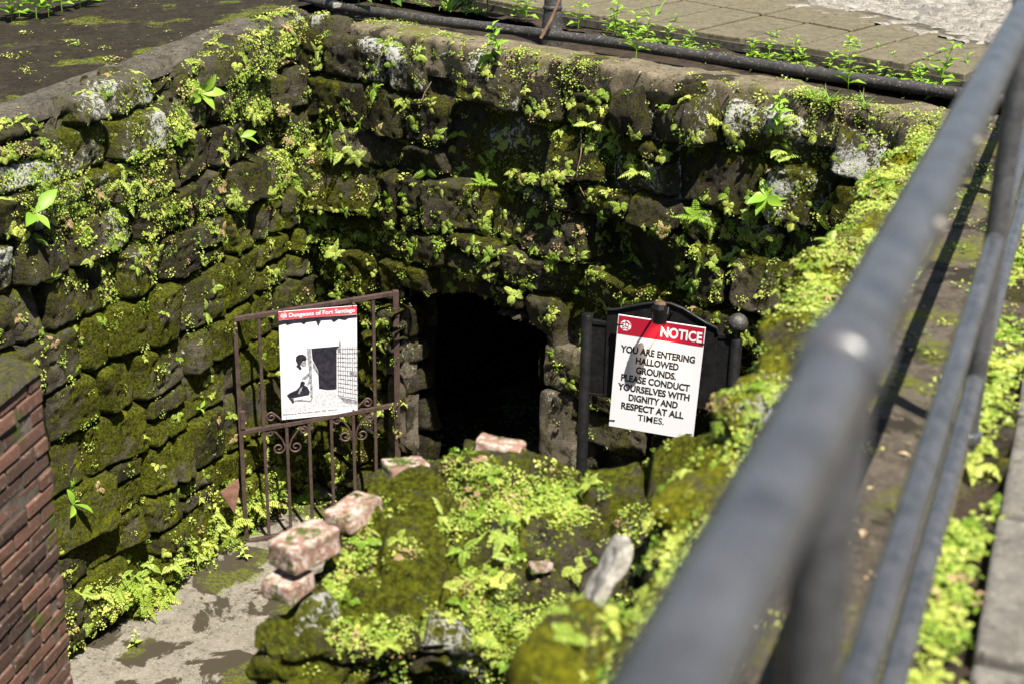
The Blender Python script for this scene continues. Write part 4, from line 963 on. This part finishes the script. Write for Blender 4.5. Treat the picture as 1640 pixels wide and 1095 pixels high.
# leaf litter, needles and grit lying on the flat surfaces
def litter_mat():
    m, n, l, b = new_mat('leaf litter'); t = attr(n, 'tint'); c = mix(n, l, t, (.10, .055, .025), (.42, .31, .17)); l.new(c, b.inputs['Base Color']); b.inputs['Roughness'].default_value = .8; return m
M_lit = litter_mat()
rgl = random.Random(9)
def t_needle(r):
    L = r.uniform(.05, .11); c = r.uniform(-1.6, 1.6); p = np.zeros(3); a = 0; pts = [p]
    for k in range(5): p = p+np.array([math.cos(a), math.sin(a), 0])*L/5; a += c/5; pts.append(p)
    pts = np.array(pts)+np.array([0, 0, .004]); wv = np.array([.0, .0016, 0]); return np.concatenate([pts-wv, pts+wv]), np.array([(i, i+1, 7+i, 6+i) for i in range(5)])
T_lit = [leaf1(r_, r_*.5) for r_ in (.012, .018, .024, .032)]
T_need = [t_needle(rgl) for _ in range(6)]
for sf_, n_, pc in (('terrace', 420, .25), ('coping', 260, .2), ('pit_floor', 260, .1), ('wall_capping', 160, .15), ('soil_strip', 260, .2), ('terrace_edge', 120, .2)):
    sc = Scatter(); s_ = SURF[sf_]
    for i in pick(sf_, lambda s: inframe(s)*(.4+clusters(s['P'], 1.8, 271, -.1)), n_, nr_):
        sc.add(rgl.choice(T_need if rgl.random() < pc else T_lit), s_['P'][i]+UP*.005, UP, rgl.uniform(.5, 1.1), rgl, .9)
    sc.build('leaf_litter', M_lit, 'scattered dry leaf litter and needles on the '+sf_.replace('_', ' '), 'leaf litter')
# ---------------------------------------------------------------- plants: single ones
ME = {}
def tmesh(kind, tl):
    if kind not in ME: ME[kind] = [np_mesh(kind, v, f, dict(tint=np.full(len(v), .15*i)), smooth=False) for i, (v, f) in enumerate(tl)]
    return ME[kind]
def single(kind, tl, mat, P, N, k, label, cat, group, rg, upb=.4):
    me = rg.choice(tmesh(kind, tl)); o = link(kind, me, None, mat); B = basis(N, upb, rg)*k
    o.matrix_world = Matrix([[*B[0], P[0]], [*B[1], P[1]], [*B[2], P[2]], [0, 0, 0, 1]]); tag(o, label, cat, group); return o
rg = random.Random(11)
def many(surf, dens, n, kind, tl, mat, label, group, kr, upb):
    s = SURF[surf]
    for i in pick(surf, dens, n, nr_): single(kind, tl, mat, s['P'][i]-s['N'][i]*.005, s['N'][i], rg.uniform(*kr), label, 'fern', group, rg, upb)
many('back', d_back, 150, 'small_fern', T_fern, M_fern, 'small pale fern rooted in the joints of the dark back wall', 'ferns on the back wall', (.4, .9), .1)
many('left', d_left, 45, 'small_fern', T_fern, M_fern, 'small pale fern rooted between the stones of the left wall', 'ferns on the left wall', (.4, .85), .2)
many('left', d_lfoot, 26, 'floor_fern', T_lush, M_fern, 'bushy light green fern at the foot of the left wall', 'ferns at the foot of the left wall', (.35, .65), .6)
many('right', lambda s: d_right(s)*(s['s'] > 5.2), 24, 'wall_fern', T_fern, M_fern, 'low yellow green fern on the right hand wall top', 'ferns on the right wall top', (.45, .9), .5)
many('ruin', d_ruin, 30, 'ruin_fern', T_fern, M_fern, 'small blurred fern sprouting from the ruined stub wall', 'ferns on the ruined wall', (.35, .6), .5)
LEAF = {}
def broad(px, py, surf, k, nl, label, seed, tilt=.5):
    P, N = near(surf, px, py); r = random.Random(seed); root = empty('broadleaf_weed', tuple(P)); tag(root, label, 'weed')
    B = basis(N, tilt, r); m = MB(); m.tube([P-N*.01, P+B[:, 2]*.03*k*6*.3, P+B[:, 2]*.05*k*6*.3], .003, 6); m.build('stem', M_stem, root, local=P)
    if 'big' not in LEAF:
        st = [(0, .02, 0), (.14, .17, .02), (.32, .36, .03), (.55, .42, .02), (.78, .27, -.03), (1, .01, -.12)]; V = []; F = []
        for x, wd, z in st: V += [(x, -wd/2, z+wd*.16), (x, 0, z), (x, wd/2, z+wd*.16)]
        for i in range(5): F += [(3*i, 3*i+1, 3*i+4, 3*i+3), (3*i+1, 3*i+2, 3*i+5, 3*i+4)]
        LEAF['big'] = [np_mesh('leaf', np.array(V), np.array(F)[:, ::-1], dict(tint=np.full(len(V), .1*i))) for i in range(3)]
    for i in range(nl):
        o = link('leaf', LEAF['big'][i % 3], root, M_weed); a = 6.283*i/nl*1.0+r.uniform(-.4, .4); Rm = B @ rotz(a) @ roty(r.uniform(-.75, -.05)) @ rotx(r.uniform(-.4, .4))*k*r.uniform(.7, 1.15)
        q = B[:, 2]*.05*k*6*.3*r.uniform(.5, 1); o.matrix_local = Matrix([[*Rm[0], q[0]], [*Rm[1], q[1]], [*Rm[2], q[2]], [0, 0, 0, 1]])
broad(318, 152, 'left', .16, 6, 'large bright weed with broad pointed leaves high on the left wall, near its top edge', 1)
broad(383, 222, 'left', .12, 5, 'yellow green broad leaved weed on the left wall, below the larger one', 2)
broad(55, 345, 'left', .17, 4, 'bright weed with four broad leaves by the left picture edge on the left wall', 3)
broad(115, 808, 'left', .13, 4, 'small pale green weed low on the left wall beside the brick wall', 4)
broad(1228, 318, 'back', .125, 8, 'large bushy broad leaved weed on the right part of the back wall', 5)
broad(1285, 88, 'soil_strip', .13, 6, 'leafy weed growing behind the black pipe next to the paved path', 6)
broad(1540, 388, 'right', .11, 5, 'dark green small weed growing on the wall top beside the railing post', 7)
broad(1395, 748, 'right', .09, 7, 'green broad leaved weed seen between the railing pipes', 8)
broad(487, 800, 'pit_floor', .15, 6, 'darker broad leaved plant on the pit floor behind the gate bars', 9)
broad(320, 655, 'left', .07, 4, 'little bright rosette in the middle of the mossy left wall', 10)
broad(1405, 95, 'back', .12, 4, 'broad leaved seedling by the far right end of the back wall', 12)
def weedling(px, py, surf, tl, kind, k, label, cat, mat=M_weed, upb=.7, z=None):
    P, N = near(surf, px, py) if z is None else (atz(px, py, z), UP); single(kind, tl, mat, P, N, k, label, cat, None, rg, upb)
for a in [
    (820, 60, 'soil_strip', T_weed, 'leafy_weed', 1.15, 'bushy green weed left of the upright black post', 'weed'),
    (842, 45, 'soil_strip', T_weed, 'leafy_weed', 1.3, 'tall weed leaning against the left of the black post', 'weed'),
    (800, 92, 'coping', T_weed, 'leafy_weed', 1.2, 'weed hanging over the coping edge below the bushy one', 'weed'),
    (925, 48, 'soil_strip', T_weed, 'leafy_weed', 1.25, 'leafy weed growing right of the black post', 'weed'),
    (985, 62, 'soil_strip', T_leafy, 'leafy_weed', 1.3, 'small weed beside the pipe, second to the right of the black post', 'weed'),
    (1025, 85, 'coping', T_leafy, 'leafy_weed', 1.4, 'weed in front of the pipe with wide pale leaves', 'weed'),
    (1350, 128, 'coping', T_leafy, 'leafy_weed', 1.3, 'weed in front of the pipe near the right end of the coping', 'weed'),
    (1505, 148, 'soil_strip', T_leafy, 'leafy_weed', 1.4, 'weed beside the pipe next to the blurred railing', 'weed'),
    (1250, 205, 'back', T_weed, 'leafy_weed', 1.1, 'lone weed with paired leaves on the upper right of the back wall', 'weed'),
    (640, 28, 'soil_strip', T_grass, 'grass_tuft', 1.25, 'arching grass tuft on the coping behind the corner', 'grass'),
    (722, 22, 'soil_strip', T_grass, 'grass_tuft', 1.35, 'arching grass tuft leaning over the pipe left of the post', 'grass'),
    (1045, 45, 'soil_strip', T_grass, 'grass_tuft', 1.4, 'thin upright grass tuft against the path edge', 'grass'),
    (1330, 165, 'coping', T_grass, 'grass_tuft', .6, 'dense short grass clump on the right end of the coping', 'grass'),
    (1385, 172, 'coping', T_grass, 'grass_tuft', .55, 'short grass clump beside the mossy right corner', 'grass'),
    (1300, 160, 'coping', T_grass, 'grass_tuft', .5, 'short pale grass at the left of the dense clump', 'grass'),
    (1420, 118, 'soil_strip', T_lush, 'bright_fern', .55, 'small yellow fern between the pipe and the path, left of two', 'fern'),
    (1455, 118, 'soil_strip', T_lush, 'bright_fern', .6, 'small yellow fern between the pipe and the path, right of two', 'fern'),
    (1255, 250, 'back', T_lush, 'hanging_fern', 1.1, 'long fern frond drooping over a rock on the right of the back wall', 'fern'),
    (1118, 350, 'back', T_lush, 'bushy_fern', .8, 'bushy pale fern below the broad leaved weed on the back wall', 'fern'),
    (1025, 275, 'back', T_lush, 'bushy_fern', .85, 'tall fern column in the right middle of the back wall', 'fern'),
    (945, 200, 'back', T_lush, 'bushy_fern', .9, 'pale fern growing between two big rocks below the coping', 'fern'),
    (775, 300, 'back', T_lush, 'hanging_fern', .75, 'thin drooping fern in the middle of the dark back wall', 'fern'),
    (735, 215, 'back', T_lush, 'bushy_fern', .6, 'fern with spread fronds on the upper middle of the back wall', 'fern'),
    (160, 950, 'left', T_lush, 'bright_fern', .7, 'tall pale fern at the foot of the left wall near the brick wall', 'fern'),
    (278, 905, 'left', T_lush, 'bright_fern', .75, 'large bright fern clump at the middle of the left wall foot', 'fern'),
    (348, 845, 'left', T_lush, 'bright_fern', .65, 'fern clump at the left wall foot just left of the gate', 'fern')]:
    weedling(*a, **(dict(mat=M_fern) if 'fern' in a[4] else {}))
for i, (px, py) in enumerate([(20, 36), (55, 30), (100, 20), (130, 12), (35, 30), (150, 6), (75, 26)]):
    P, _n = near('terrace', px, py); single('terrace_weed', T_weed, M_weed, P, UP, 1.5, 'low bright weed along the dark bank behind the terrace', 'weed', 'weeds behind the terrace', rg, .8)
for i, (px, py) in enumerate([(520, 2), (548, 8), (575, 14), (600, 10), (628, 18), (560, -4), (596, -2), (690, 12), (760, 18), (780, 20), (745, 8), (540, 4), (610, 2)]):
    P = atz(px, py, .06); single('dark_weed', T_weed, M_dark, P, UP, rg.uniform(1.7, 2.6), 'dark green leafy weed in the row behind the pipe at the top', 'weed', 'weeds behind the pipe', rg, .8)
# dry roots hanging from the coping
for i, (px, py, dx, dy, lab) in enumerate([(935, 215, 8, 105, 'long dry root hanging down the back wall below the coping'), (955, 110, 15, 45, 'dry root curling over the coping edge'), (690, 130, 4, 70, 'thin dry root hanging beside the dark rock under the coping')]):
    P, N = near('back', px, py); Q = atp(px+dx, py+dy, P+bn*.06, bn); r = random.Random(i); pts = [P+(Q-P)*t+bn*(.05*math.sin(t*3.1)+.03)+bd*.02*math.sin(t*7+i) for t in np.linspace(0, 1, 12)]
    tag(MB().tube(pts, .0035, 6).build('dry_root', M_twig, smooth=True), lab, 'root')
P = atz(866, 62, .05); Q = P+np.array([.12, .02, .26]); tag(MB().tube([P, (P+Q)/2+np.array([.01, 0, 0]), Q], [.012, .011, .008], 8).build('dead_stick', M_twig, smooth=True), 'dead stick leaning against the foot of the black post', 'stick')
